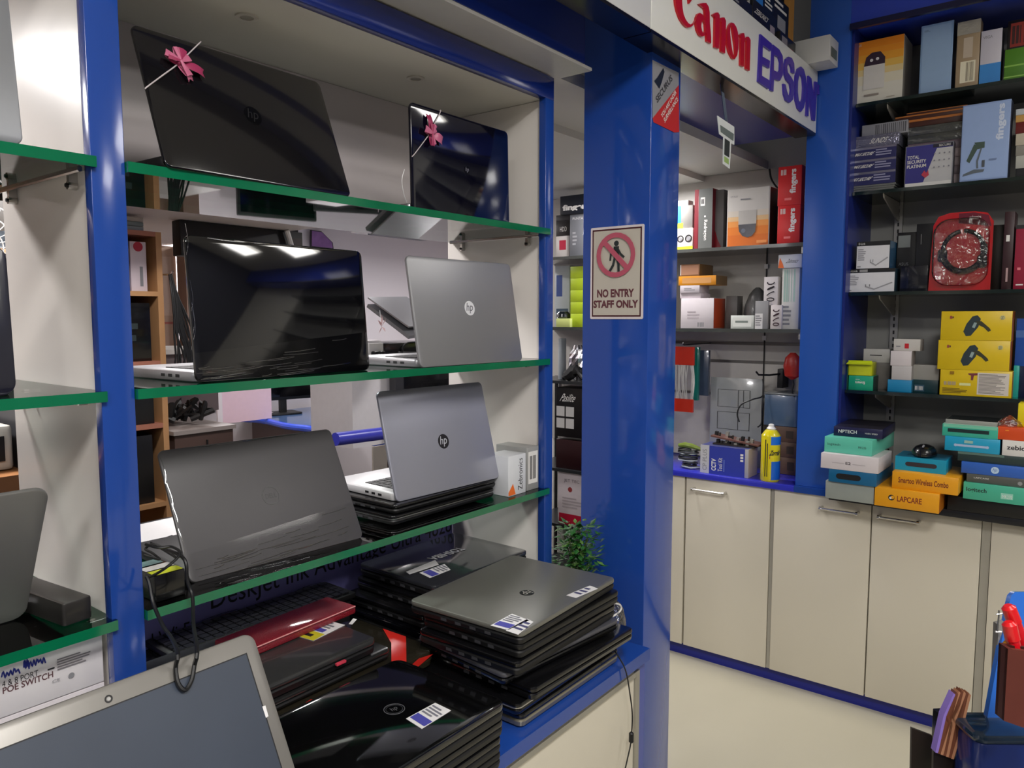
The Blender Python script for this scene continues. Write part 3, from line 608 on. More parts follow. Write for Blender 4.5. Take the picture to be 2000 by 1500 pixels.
# stack A: toshiba on top
z = .68
for k, (lb, t, x, y, wd, dp, m, bm, yw, bd) in enumerate([('black closed laptop at the bottom of the rear pile', .03, 1.13, 1.135, .37, .26, BLK, BLKM, 0, None),
        ('black closed laptop second from the bottom of the rear pile', .03, 1.125, 1.13, .38, .265, BLK, BLKM, .02, None),
        ('black closed laptop with a bright chrome edge in the rear pile', .034, 1.12, 1.125, .39, .27, BLKG, BLKM, 0, C((205, 205, 208), .18, metal=1.)),
        ('slim black closed laptop two below the top of the rear pile', .028, 1.135, 1.13, .37, .26, BLK, BLKM, 0., None),
        ('black closed laptop with chrome corner just under the top one of the rear pile', .028, 1.165, 1.128, .35, .26, BLK, BLKM, 0, C((190, 190, 194), .2, metal=1.))]):
    closed_laptop(lb, x, y, z, wd, dp, t, m, bm, yaw=yw, band=bd); z += t
def tosh(mb, M, W):
    a = hit(905, 1072, W); b = hit(838, 1092, W); cxy = (a + b) / 2
    mb.text('TOSHIBA', b.x, cxy.y - .014, a.x, cxy.y + .014, C((206, 206, 212), .45), M @ Matrix.Translation((0, 0, .0008)), bold=1.5, rot=180)
closed_laptop('grey and black closed laptop lettered upside down on top of the rear pile', 1.172, 1.13, z, .337, .258, .032, C((44, 45, 50), .12, coat=.8, grain=.03), BLKM, yaw=-.012, logo=tosh,
    stickers=[('blank pale label', [(793, 1117), (800, 1122), (857, 1103), (850, 1094)], (lambda f: None)), ('white and blue price label', [(819, 1119), (840, 1129), (880, 1113), (868, 1102)], lab_std)])
# stack C: big glossy black laptop in the foreground
z = .68
for (lb, t, x, y, m) in [('matt black closed laptop at the bottom of the front pile', .03, .60, .775, BLKM), ('black closed laptop second from the bottom of the front pile', .03, .597, .772, BLK), ('black closed laptop under the glossy one of the front pile', .03, .60, .77, BLK)]:
    closed_laptop(lb, x, y, z, .368, .262, t, m, BLKM); z += t
def hpb(mb, M, W):
    c = hit(770, 1385, W); mb.ring(c.x, c.y, .0165, .0178, .0004, C((90, 90, 94), .3), M); mb.ring(c.x, c.y, .0135, .0142, .0004, C((60, 60, 64), .3), M); mb.text('hp', c.x - .006, c.y - .007, c.x + .006, c.y + .007, C((90, 90, 94), .3), M @ Matrix.Translation((0, 0, .0004)), shear=.25)
closed_laptop('big glossy black closed laptop with faint ring logo and white label in the foreground', .594, .766, z, .374, .268, .032, C((10, 10, 11), .06, coat=1.), BLKM, logo=hpb, cr=.02,
    stickers=[('white and blue price label', [(793, 1404), (824, 1424), (881, 1388), (850, 1373)], lab_std)])
# stack D: behind the foreground laptop
z = .68
for (lb, t, x, y, m) in [('black closed laptop at the bottom of the left pile', .03, .61, 1.055, BLKM), ('black closed laptop second from the bottom of the left pile', .028, .62, 1.052, BLK)]:
    closed_laptop(lb, x, y, z, .40, .26, t, m, BLKM); z += t
o, Wd_ = closed_laptop('closed laptop in red and olive printed film in the left pile', .64, 1.05, z, .455, .26, .034, C((40, 36, 28), .15, coat=.7), C((46, 42, 30), .2, coat=.5), cr=.03)
zz = .034
RP = C((206, 42, 34), .2, coat=.6)
for q, M_ in (([(.29, .002), (.345, .002), (.44, .026), (.40, .031), (.33, .012)], FR((0, -.0008, 0), (1, 0, 0), (0, 0, 1))), ([(.0, .003), (.05, .002), (.07, .012), (.06, .022), (.02, .026), (.0, .022)], FR((.02, -.0008, 0), (1, 0, 0), (0, 0, 1))),
              ([(.33, .004), (.37, .004), (.452, .09), (.45, .16), (.41, .09)], TR(0, 0, zz)), ([(.10, .004), (.18, .004), (.16, .03), (.11, .02)], TR(0, 0, zz))):
    mb = MB(); mb.poly([q], .0006, RP, M_); mb.build('red_print', o)
z += .036
closed_laptop('slim black laptop under the one with the yellow label', .62, 1.085, z, .38, .25, .022, C((34, 34, 34), .25, coat=.4), BLKM); z += .022
closed_laptop('dark grey closed laptop with a yellow and white label in the left pile', .60, 1.088, z, .365, .255, .032, C((52, 52, 52), .25, coat=.4, grain=.05), BLKM,
    stickers=[('yellow and white warranty label', [(578, 1242), (612, 1252), (674, 1221), (636, 1211)], lab_yel), ('tiny white label', [(681, 1219), (688, 1220), (697, 1210), (690, 1208)], (lambda f: None))]); z += .032
mb = MB(); p = onY(664, 1274, 1.083); mb.box(p.x - .011, p.x + .011, 1.078, 1.0845, .812, .8165, C((200, 60, 80), .4), r=.001); tag(mb.build('pink_tab'), 'small pink plastic tab on the front edge of the laptop with the yellow label', 'tab')
GLIT = C((132, 16, 34), .3, coat=.6, grain=.95, scale=700, bump=1.)
mb = MB(); mb.plate(.275, .09, .018, .004, GLIT, TR(.745, 1.20, z + .0006, rz=.05), .004); mb.tube([(.75, 1.198, z + .018), (1.015, 1.211, z + .018)], .0012, C((220, 150, 150), .2)); tag(mb.build('glitter_folder'), 'sparkling dark red glitter covered folder lying on the left pile', 'folder'); z = .68
for k in range(2):
    mb = MB(); mb.plate(.44, .115, .045, .004, BLKM, TR(.66, 1.33, .6808 + k * .0462), .002); tag(mb.build('keyboard_carton'), ['lower black carton under the film wrapped keyboards', 'upper black carton directly under the film wrapped keyboards'][k], 'box')
z = .774
for k in range(3):
    t = empty('keyboard', (.66 + .01 * k, 1.322 + .003 * k, z + .001), ['lowest of three black keyboards in clear film behind the left pile', 'middle of three black keyboards in clear film behind the left pile', 'topmost black keyboard in clear film against the printed banner'][k], 'keyboard', rz=.02 * (1 - k), group='film wrapped keyboards behind the left pile')
    mb = MB(); mb.plate(.43, .115, .012, .006, BLKM, TR(), .002); mb.build('case', t)
    mb = MB()
    for r in range(5):
        for c in range(20): mb.box(.012 + c * .0203, .012 + c * .0203 + .017, .008 + r * .0198, .008 + r * .0198 + .017, .0125, .0165, C((26, 26, 30), .3, coat=.4))
    mb.build('keys', t)
    mb = MB(); R = random.Random(k)
    for q in range(26):
        a = R.uniform(0, .36); v = R.uniform(-.002, .11); mb.tube([(a, v, .0172 if v > 0 else R.uniform(.004, .016)), (a + .02, v + .002, .0182 if v > 0 else .012), (a + R.uniform(.03, .07), v - .001, .0172 if v > 0 else R.uniform(.004, .016))], .0005, clear((1, 1, 1), .05, .5, 'film fold'), seg=5, smooth=2)
    mb.build('film', t); z += .0184

# black laptops under the bright silver one
zz = SZ[2]
for (lb, x, bd) in (('lower black closed laptop under the bright silver laptop, with a ridged metal edge', 1.075, C((170, 170, 172), .25, metal=.9)), ('upper black closed laptop under the bright silver laptop', 1.082, None)):
    closed_laptop(lb, x, 1.158, zz, .343, .25, .0222, BLK, BLKM, band=bd, group='black laptops used as a riser'); zz += .0222

# open grey laptop in the foreground, screen to the camera
hx, hy, hz, tl = .195, .783, .805, math.radians(28.6)
t = empty('laptop', (hx, .545, .7855), 'large open grey laptop in the foreground with its dark screen facing out', 'laptop')
mb = MB(); mb.plate(.38, .235, .019, .014, C((120, 120, 122), .35, metal=.4), TR(), .004); b = mb.build('base', t)
mb = MB(); keyboard(mb, .38, .235, .1, BLKM, .019); mb.build('keyboard', b)
mb = MB(); mb.box(.13, .25, .02, .085, .0192, .0198, C((95, 95, 98), .3)); mb.build('touchpad', b)
ML = Matrix.Translation((0, hy - .545, hz - .7855)) @ FR((0, 0, 0), (1, 0, 0), (0, math.sin(tl), math.cos(tl)))
mb = MB(); mb.plate(.38, .246, .009, .016, C((126, 123, 118), .36, metal=.35, grain=.03), ML @ Matrix.Translation((0, 0, -.009)), .003, seg=8); l = mb.build('lid', t)
mb = MB(); mb.poly([[(.018, .02), (.362, .02), (.362, .222), (.018, .222)], [(.0195, .0215), (.0195, .2205), (.3605, .2205), (.3605, .0215)]], .0004, BLKM, ML); mb.build('screen_gasket', l)
mb = MB(); mb.box(.0195, .3605, .0215, .2205, .00005, .0003, C((52, 60, 74), .42, grain=.15, scale=8), ML); mb.build('screen', l)
WL = Matrix.Translation(t.location) @ ML; c = hit(212, 1365, WL)
mb = MB(); mb.ring(c.x, c.y, .0028, .0045, .0005, BLKM, ML); mb.disc(c.x, c.y, .002, .0006, BLKG, ML); mb.build('webcam', l)
mb = MB(); mb.tube([(.03, hy - .545, hz - .7855), (.35, hy - .545, hz - .7855)], .007, BLKM, seg=10); mb.build('hinge', t)
P = [hit(*p, WL) for p in ((512, 1380), (518, 1378), (524, 1399), (519, 1402))]; mb = MB(); mb.poly([[(p.x, p.y) for p in P]], .0006, PAPER, ML); mb.build('white_chip', l)

# small things on the shelves of the main bay ---------------------------------------
def dcar(name, label, cat, x0, x1, yt, yb, Y, d, col, rz=0, z0=None, **k):
    a = onY(x0, (yt + yb) / 2, Y); b = onY(x1, (yt + yb) / 2, Y); zt = onY(x0, yt, Y).z; z0 = onY(x0, yb, Y).z if z0 is None else z0
    return carton(name, label, cat, (a.x, Y, z0 + .0006), rz, b.x - a.x, d, zt - z0, col, **k)
dcar('carton', 'slim white carton with orange swoosh right of the bright silver laptop on the lowest shelf', 'box', 993, 1027, 893, 962, 1.13, .07, C((214, 216, 220), .4), z0=SZ[2], fr=lambda f: f.text('Zebronics', .55, .1, .8, .9, INK, rot=90).poly([(0, .02), (.4, .02), (.25, .3), (0, .1)], C((230, 110, 40), .5)), group='cartons beside the silver laptop')
dcar('carton', 'grey carton with a white label against the side panel on the lowest shelf', 'box', 1029, 1052, 876, 950, 1.133, .10, C((150, 150, 148), .4), z0=SZ[2], fr=lambda f: f.rect(.12, .15, .9, .9, WHITE).bars(.25, .25, .8, .8, INK, 8), group='cartons beside the silver laptop')
o = dcar('power_adapter', 'black box with a lime label and white strip beside the dark grey laptop', 'adapter', 303, 362, 1127, 1170, 1.13, .085, BLK, z0=SZ[2], tp=lambda f: f.rect(.02, .02, .98, .3, C((214, 226, 40), .4)).rect(.02, .34, .98, .6, WHITE).rect(.05, .66, .9, .95, C((90, 130, 130), .5)))
mb = MB(); pa = onZ(283, 1100, SZ[2] + .03)
def cable(label, pts, r=.0028, name='cable', mat=BLKM, cat='cable', group=None): mb = MB(); mb.tube(pts, r, mat, seg=7, smooth=5); return tag(mb.build(name), label, cat, group)
pts_a = [onY(x, y, Y) for (x, y, Y) in ((296, 1060, 1.3), (330, 1075, 1.2), (352, 1085, 1.12), (363, 1100, 1.098), (366, 1135, 1.095), (376, 1165, 1.085), (378, 1220, 1.03))]
def over(x, y, up_): q = hit(x, y, WL); return WL @ Vector((q.x, q.y, up_))
pts_b = [over(377, 1275, .012), over(376, 1300, .006), over(371, 1330, .005), over(358, 1349, .005), over(344, 1335, .005), over(339, 1305, .006), over(338, 1280, .014)]
pts_c = [onY(x, y, Y) for (x, y, Y) in ((334, 1245, 1.0), (318, 1222, 1.04), (300, 1180, 1.08), (292, 1140, 1.095), (286, 1125, 1.1))]
cable('black power cable looping down over the lid of the open grey laptop', pts_a + pts_b + pts_c)
cable('thin black cable crossing to the edge of the dark grey laptop', [onY(x, y, Y) for (x, y, Y) in ((284, 1063, 1.18), (310, 1070, 1.16), (335, 1068, 1.15), (352, 1080, 1.12), (335, 1100, 1.11), (310, 1118, 1.12), (286, 1130, 1.16))], .0022)
cable('tangled black cable lying beside the lime labelled box', [onY(x, y, Y) for (x, y, Y) in ((282, 1085, 1.2), (300, 1090, 1.18), (312, 1092, 1.17), (298, 1080, 1.19), (284, 1072, 1.21), (300, 1064, 1.2), (330, 1080, 1.16), (345, 1090, 1.13))], .0022)
cable('black barrel lead hanging down the front of the cream counter', [onY(x, y, Y) for (x, y, Y) in ((1192, 1262, .84), (1205, 1278, .798), (1222, 1310, .792), (1231, 1360, .79), (1235, 1400, .79), (1232, 1450, .79), (1226, 1480, .79), (1218, 1515, .79))], .0016)
mb = MB(); p = onY(1233, 1440, .789); mb.tube([(p.x, p.y, p.z + .012), (p.x, p.y, p.z + .009), (p.x, p.y, p.z - .01), (p.x, p.y, p.z - .013)], [.003, .0055, .0055, .003], BLKM, seg=12); tag(mb.build('ferrite_bead'), 'small black ferrite bead on the lead hanging down the counter', 'bead')
# clear bag with a white handle at the end of the counter
pb = onZ(1205, 1250, .68); t = empty('clear_bag', (1.506, .885, .681), 'crumpled clear plastic bag with white handle behind the right pile', 'bag')
mb = MB(); R = random.Random(3); seg, rows = 20, 9; vs = []
for i in range(rows + 1):
    for k in range(seg):
        a = 2 * math.pi * k / seg; v = i / rows; rr = .045 * (math.sin(math.pi * (.12 + .8 * v)) ** .6) * R.uniform(.86, 1.1); vs.append((rr * math.cos(a), rr * math.sin(a) * .8, v * .105 + R.uniform(-.003, .003) * (0 < i < rows)))
mb.add(vs, [(i * seg + k, i * seg + (k + 1) % seg, (i + 1) * seg + (k + 1) % seg, (i + 1) * seg + k) for i in range(rows) for k in range(seg)], BAGF); mb.build('film_body', t)
mb = MB(); Rc = [(.012 * math.sin(a * 2.3) + .01 * math.cos(a * 3.1), .010 * math.cos(a * 1.7), .012 + .003 * a) for a in [i * .8 for i in range(22)]]; mb.tube(Rc, .0022, C((225, 225, 228), .4), seg=6, smooth=3); mb.build('coiled_white_lead', t)
mb = MB(); mb.T = Matrix.Translation(-t.location); mb.tube([onY(x, y, .86) for x, y in ((1178, 1182), (1195, 1178), (1210, 1181), (1213, 1190), (1203, 1200), (1188, 1207), (1180, 1198))], .0022, WHITE, seg=7, smooth=4); mb.build('handle', t)
# printed banner standing behind the counter
pl = onY(250, 1240, YB).x
t = empty('printer_banner', (.51, YB - .012, .6805), 'lavender printer advertising banner behind the piles, with black lettering', 'banner')
mb = MB(); mb.box(0, 1.065, 0, .004, 0, .30, C((134, 130, 200), .45, grain=.12, scale=4)); mb.build('panel', t)
mb = MB(); mb.T = Matrix.Translation(-t.location); m = FR((0, YB - .0125, 0), (1, 0, 0), (0, 0, 1)); a = onY(412, 1176, YB - .0125); b = onY(600, 1121, YB - .0125)
zb = b.z; TI = C((20, 18, 34), .5)
mb.text('DeskJet Ink Advantage Ultra 4828', a.x, zb - .024, 1.57, zb + .034, TI, m); mb.build('lettering', t)
mb = MB(); mb.T = Matrix.Translation(-t.location); mb.text('and Wi-Fi', .66, .80, .785, .83, TI, m); mb.build('lettering', t)
# ================================================================ alcove shelves on the right wall
PANEL = C((150, 150, 146), .5, grain=.03)
mb = MB(); mb.box(XW - .02, XW - .002, -1.6, .764, .812, zh - .002, PANEL); mb.box(2.94, XW - .02, .755, .764, .812, zh - .002, C((30, 44, 120), .3)); al = tag(mb.build('alcove_lining'), 'grey and blue lining of the right alcove behind the shelves', 'panel')
al['kind'] = 'structure'; al.name = 'trim_6'
for k in ('label', 'category'):
    if k in al: del al[k]
for yy, lb in ((onX(1745, 700, 3.28).y, 'slotted metal upright behind the left part of the alcove shelves'), (-.2, 'slotted metal upright at the right of the alcove, outside the view')):
    mb = MB(); mb.box(3.262, 3.279, yy - .014, yy + .014, .82, 2.4, C((170, 168, 164), .4, metal=.5))
    for k in range(60): mb.box(3.2605, 3.2622, yy - .003, yy + .003, .84 + k * .026, .854 + k * .026, BLKM)
    tag(mb.build('slotted_upright'), lb, 'upright')
AZ = [2.218, 1.905, 1.543, 1.183]
DGLASS = C((20, 34, 32), .1, coat=.5, grain=.1); DTOP = C((34, 46, 44), .12, coat=.4)
upy = onX(1745, 700, 3.28).y
for i, z in enumerate(AZ):
    t = empty('wall_shelf', (2.98, .5, z), ['highest', 'second from the top', 'third from the top', 'lowest'][i] + ' dark glass shelf of the right alcove', 'shelf', group='dark glass shelves in the right alcove')
    mb = MB(); mb.T = Matrix.Translation((-2.98, -.5, -z)); mb.box(2.98, XW - .022, -1.5, .753, z - .012, z, DTOP); mb.box(2.9795, 2.981, -1.5, .753, z - .012, z, DGLASS); mb.build('shelf_board', t)
    for yy in (upy, -.2):
        mb = MB(); mb.T = Matrix.Translation((-2.98, -.5, -z)); mb.poly([[(3.0, z - .013), (3.26, z - .013), (3.26, z - .085), (3.235, z - .085), (3.01, z - .026)]], .004, C((168, 164, 156), .4, metal=.4), Matrix(((1, 0, 0, 0), (0, 0, 1, yy - .002), (0, 1, 0, 0), (0, 0, 0, 1)))); mb.build('bracket', t)
G1 = 'boxes on the highest alcove shelf'; G2 = 'boxes on the second alcove shelf'; G3 = 'boxes on the third alcove shelf'; G4 = 'boxes on the lowest alcove shelf'; GC = 'boxes piled on the alcove worktop'
ORG = C((238, 140, 28), .4); YEL = C((222, 190, 22), .4); TEAL = C((30, 170, 140), .4); CY = C((20, 140, 190), .35); NAVY = C((34, 36, 90), .4); GRY = C((130, 130, 134), .4)
def f_cam(f):
    n = 10
    cols = [(226, 222, 208), (228, 220, 196), (232, 208, 150), (236, 190, 90), (240, 165, 50), (240, 150, 36), (238, 140, 28)]
    vs = [0, .3, .45, .55, .66, .78, .88, 1]
    for k in range(7): f.rect(.0, vs[k], 1, vs[k + 1], C(cols[k], .4, grain=.02))
    f.k += 1; f.rect(.28, .22, .67, .6, C((220, 216, 210), .4)).poly([(.28, .6), (.67, .6), (.67, .7), (.58, .8), (.42, .8), (.32, .74)], C((60, 44, 60), .3)); f.disc(.42, .68, .03, PAPER).disc(.53, .69, .03, PAPER)
    f.text('CP PLUS', .04, .93, .22, .97, WHITE).lines(.3, .1, .72, .16, 1, C((150, 140, 130), .5)).lines(.72, .05, .95, .07, 1, C((180, 170, 150), .5))
zz = AZ[0]
wbox('carton', 'orange and white camera carton at the left end of the highest alcove shelf', 'box', 1660, 1765, 88, 3.0, zz, .14, C((226, 222, 208), .4), fr=f_cam, side=C((150, 146, 140), .4), group=G1)
wbox('carton', 'plain light blue upright carton on the highest alcove shelf', 'box', 1799, 1862, 52, 3.0, zz, .07, C((138, 168, 204), .35), side=C((24, 34, 60), .4), fr=lambda f: f.rect(.06, .02, .93, .97, C((150, 178, 212), .35)).lines(.1, .9, .3, .93, 2, C((110, 130, 160), .5)), group=G1)
wbox('carton', 'tan film wrapped carton with striped label on the highest alcove shelf', 'box', 1870, 1915, 45, 3.0, zz, .06, C((168, 146, 116), .35), fr=lambda f: f.rect(.2, .08, .85, .4, C((236, 228, 200), .4)).bars(.45, .1, .8, .38, C((150, 140, 120), .5), 8).rect(.3, .45, .7, .75, C((196, 180, 160), .4)).rect(0, .8, 1, 1, C((190, 186, 176), .15, metal=.5, bump=1.)), group=G1)
wbox('carton', 'white carton with a sky blue lower third on the highest alcove shelf', 'box', 1916, 1957, 62, 3.0, zz, .06, C((206, 202, 212), .35), fr=lambda f: f.rect(0, .0, 1, .38, C((60, 140, 214), .35)).text('VEGA', .1, .85, .55, .9, GRY), side=C((30, 34, 40), .4), group=G1)
wbox('carton', 'green carton at the right end of the highest alcove shelf', 'box', 1962, 2030, 98, 3.01, zz, .12, C((84, 138, 40), .35), fr=lambda f: f.rect(0, .45, 1, .5, C((140, 190, 80), .4)).rect(0, .12, 1, .16, C((150, 200, 90), .4)), group=G1)
wbox('carton', 'black carton with red stripes resting on the green carton', 'box', 1968, 2030, 42, 3.03, onX(1962, 98, 3.01).z + .001, .1, C((26, 22, 22), .35), fr=lambda f: f.rect(.1, .1, .9, .9, C((150, 40, 26), .4)).bars(.15, .2, .9, .8, C((60, 20, 18), .4), 6), group=G1)
wbox('carton', 'black carton standing behind the orange camera carton', 'box', 1690, 1760, 60, 3.17, zz, .08, C((24, 24, 24), .4), group=G1)
# second shelf
def f_max(f): f.rect(0, 0, 1, 1, NAVY).rect(0, .82, 1, 1, C((120, 120, 140), .2, metal=.5)).text('MAX SECURE', .08, .35, .5, .6, WHITE, bold=1, shear=.2).lines(.55, .2, .92, .8, 3, C((150, 150, 180), .4))
z = AZ[1]
for k in range(4):
    o, z = wbox('disc_case', ['lowest', 'second', 'third', 'topmost'][k] + ' thin clear edged disc case under the dark blue software boxes', 'case', 1655 + k, 1742 + k * 2, 377 - k * 4, 3.0, z + .0005, .13, C((120, 122, 120), .15, metal=.3), group='thin disc cases')
for (x0, x1, yt, lb) in ((1656, 1748, 340, 'lowest dark blue software box with white lettering in the left pile'), (1660, 1749, 316, 'middle dark blue software box in the left pile'), (1663, 1750, 292, 'top dark blue software box in the left pile')):
    o, z = wbox('software_box', lb, 'box', x0, x1, yt, 3.0, z + .0005, .13, NAVY, fr=f_max, side=C((60, 60, 66), .3), group='dark blue software boxes')
o, z = wbox('software_box', 'crinkled silver film wrapped box over the dark blue software boxes', 'box', 1665, 1755, 269, 3.01, z + .0005, .11, C((130, 130, 150), .15, metal=.6, bump=1., scale=120), fr=lambda f: f.text('SUNDS', .4, .3, .75, .7, WHITE, shear=.2), group='dark blue software boxes')
o, z = wbox('software_box', 'grey striped box topping the left software pile', 'box', 1683, 1772, 246, 3.04, z + .0005, .1, C((150, 150, 156), .3), fr=lambda f: f.bars(.3, .1, .98, .9, C((90, 90, 96), .4), 16), group='dark blue software boxes')
def f_tot(f):
    f.rect(.02, .1, .98, .98, C((54, 52, 130), .35)).rect(.02, .02, .98, .1, WHITE).poly([(.4, .1), (.98, .1), (.98, .88), (.66, .88)], C((190, 190, 192), .35)).rect(.58, .9, .98, .98, C((30, 30, 50), .4))
    for k, s in enumerate(('TOTAL', 'SECURITY', 'PLATINUM')): f.text(s, .05, .68 - .11 * k, .05 + .05 * len(s), .76 - .11 * k, WHITE, bold=1)
    f.text('SECURE', .7, .91, .94, .96, WHITE).poly([(.36, .28), (.42, .38), (.46, .32), (.5, .38), (.52, .26), (.44, .2)], C((190, 60, 80), .4))
    R = random.Random(4)
    for k in range(12): f.disc(.62 + .1 * (k % 4), .75 - .16 * (k // 4), .018, C((130, 130, 140), .4))
wbox('software_box', 'TOTAL SECURITY PLATINUM software box standing upright beside the left pile', 'box', 1768, 1862, 287, 3.0, AZ[1], .035, C((120, 120, 130), .3), fr=f_tot, group=G2)
z = AZ[1]
for k in range(7):
    o, z = wbox('software_box', ['lowest', 'second', 'third', 'fourth', 'fifth', 'sixth', 'topmost'][k] + ' pale wrapped box in the pile behind the upright software box', 'box', 1772, 1884, 362 - 16.5 * (k + 1) + 4, 3.06, z + .0005, .13, [C((190, 170, 176), .35), C((130, 112, 124), .35), C((176, 160, 166), .35)][k % 3] if k < 5 else C((110, 112, 110), .15, metal=.6, bump=1.), group='pale wrapped boxes')
for k in range(3):
    o, z = wbox('folder', ['lowest orange edged brown folder', 'middle orange edged brown folder', 'topmost orange edged brown folder'][k] + ' above the pale wrapped boxes', 'folder', 1756 - 8 * (k == 1) + 14 * (k == 2), 1888, 238 - 8 * k, 3.06, z + .0005, .14, C((70, 30, 16), .4), fr=lambda f: f.rect(0, .7, 1, 1, C((200, 120, 50), .4)), group='brown folders')
def f_scan(f):
    f.rect(.02, .02, .98, .98, C((148, 172, 216), .35)).text('fingers', .72, .5, .92, .96, C((206, 216, 236), .4), bold=2, rot=90)
    DG = C((60, 80, 70), .4); f.poly([(.28, .5), (.5, .5), (.5, .42), (.36, .41)], DG).poly([(.28, .48), (.38, .44), (.2, .24), (.13, .27)], DG).poly([(.42, .42), (.45, .42), (.38, .25), (.39, .16), (.35, .16), (.34, .26)], C((90, 100, 110), .4)).poly([(.08, .1), (.3, .15), (.52, .14), (.5, .11), (.3, .1), (.06, .07)], C((90, 100, 110), .4)).rect(.46, .17, .52, .26, C((70, 76, 84), .4)).lines(.6, .24, .85, .28, 1, C((110, 130, 170), .4))
wbox('carton', 'tall light blue scanner carton with white sideways lettering on the second alcove shelf', 'box', 1880, 1974, 207, 2.985, AZ[1], .07, C((140, 162, 206), .35), fr=f_scan, side=C((40, 44, 60), .4), group=G2)
z = AZ[1]
for k, (yt, c, lb) in enumerate(((330, (40, 40, 42), 'black carton at the bottom of the far right pile'), (305, (190, 190, 180), 'pale carton second from the bottom of the far right pile'), (285, (150, 146, 136), 'grey carton third in the far right pile'), (262, (200, 190, 170), 'cream carton fourth in the far right pile'), (240, (110, 34, 30), 'dark red carton fifth in the far right pile'), (226, (206, 160, 90), 'tan carton near the top of the far right pile'), (214, (200, 206, 210), 'white carton topping the far right pile'))):
    o, z = wbox('carton', lb + ' on the second alcove shelf', 'box', 1983, 2060, yt, 3.02, z + .0005, .12, C(c, .35), group='cartons in the far right pile')
# third shelf
def f_dl(txt, g=False):
    def f(f):
        f.rect(.01, .02, .99, .84, C((222, 222, 226), .4)).rect(0, .86, 1, 1, BLKM).text(txt, .06, .89, .26, .96, WHITE).lines(.05, .3, .3, .75, 6, C((150, 150, 156), .4)).lines(.04, .06, .2, .12, 1, C((120, 120, 124), .4))
        f.poly([(.42, .22), (.6, .1), (.96, .38), (.94, .42), (.6, .15), (.45, .26)], C((160, 160, 164), .4)).rect(.42, .22, .44, .34, GRY).rect(.5, .24, .52, .34, GRY)
        if g: f.rect(.3, .87, .46, .98, C((150, 150, 150), .4))
    return f
o, z = wbox('carton', 'wide white network adapter carton at the left of the third alcove shelf', 'box', 1650, 1748, 527, 3.0, AZ[2], .07, C((40, 54, 66), .35), fr=f_dl('D-Link', True), side=C((40, 60, 74), .25), group=G3)
wbox('carton', 'white network card carton on the wider one, third alcove shelf', 'box', 1673, 1738, 473, 3.0, z, .12, C((30, 30, 34), .35), fr=f_dl('D-Link'), side=C((30, 80, 116), .25), group=G3)
wbox('carton', 'black carton with a grey label behind the network cartons', 'box', 1752, 1800, 455, 3.1, AZ[2], .08, C((16, 16, 20), .4), fr=lambda f: f.rect(.05, .75, .55, .95, C((130, 136, 136), .4)).text('ASUS', .1, .45, .5, .5, GRY), group=G3)
wbox('carton', 'tall black carton left of the red headset pack', 'box', 1790, 1835, 438, 3.08, AZ[2], .08, C((14, 16, 22), .4), fr=lambda f: f.rect(.2, .7, .24, .85, C((120, 120, 120), .4)), group=G3)
wbox('carton', 'low black wrapped carton between the network cartons and the red headset pack', 'box', 1758, 1812, 520, 3.02, AZ[2], .07, C((18, 20, 30), .2, coat=.5), group=G3)
# red headset blister
pa = onX(1810, 568, 3.0); Wd = pa.y - onX(1932, 568, 3.0).y; Hh = onX(1815, 418, 3.0).z - AZ[2]
t = empty('headset_pack', (3.0, pa.y, AZ[2] + .001), 'red card blister pack holding a black ring shaped headset', 'headset pack', rz=-math.pi / 2)
mb = MB(); CARD = C((196, 26, 32), .25, coat=.6); m = FR((0, .03, 0), (1, 0, 0), (0, 0, 1))
mb.poly([[(0, 0), (Wd, 0), (Wd * 1.0, Hh * .86), (Wd * .9, Hh * .97), (Wd * .7, Hh), (Wd * .3, Hh), (Wd * .12, Hh * .96), (Wd * .04, Hh * .85)]], .006, CARD, m); mb.build('backing_card', t)
mb = MB(); mb.poly([[(Wd * .45, Hh * .86), (Wd * .97, Hh * .8), (Wd * .92, Hh * .94), (Wd * .7, Hh * .985), (Wd * .45, Hh * .985)]], .0004, C((110, 20, 44), .3), m @ Matrix.Translation((0, 0, .0064))); mb.text('zebronics', Wd * .62, Hh * .9, Wd * .8, Hh * .95, WHITE, m @ Matrix.Translation((0, 0, .0072))); mb.text('zebronics', Wd * .4, Hh * .42, Wd * .66, Hh * .47, C((220, 90, 80), .4), m @ Matrix.Translation((0, 0, .0072))); mb.build('print', t)
mb = MB(); rr = Wd * .33; pts = []
for i in range(33):
    a = math.radians(100 + 350 * i / 32); pts.append((Wd * .55 + rr * math.cos(a), Hh * .5 + rr * 1.12 * math.sin(a), .014 + .003 * math.sin(a * 3)))
mb.tube(pts, [.011 if 8 < i < 26 else .0075 for i in range(33)], C((20, 26, 24), .12, coat=1.), seg=10, M=m); mb.build('headset_band', t)
for (u, v) in ((.22, .45), (.86, .36)): mb = MB(); mb.plate(.03, .045, .016, .01, C((18, 22, 22), .15, coat=.8), m @ Matrix.Translation((Wd * u - .015, Hh * v - .022, .007)), .004); mb.build('ear_piece', t)
mb = MB(); mb.plate(Wd * .9, Hh * .86, .026, .05, clear((1, .97, .97), .06, .05, 'blister', .8, (30, 30, 30)), m @ Matrix.Translation((Wd * .06, Hh * .06, .0068)), .008); mb.build('clear_blister', t)
wbox('carton', 'narrow dark maroon carton right of the red headset pack', 'box', 1962, 1982, 414, 3.0, AZ[2], .1, C((50, 22, 28), .4), fr=lambda f: f.rect(.25, .62, .6, .7, WHITE).rect(.4, .1, .6, .28, C((180, 150, 150), .4)), group=G3)
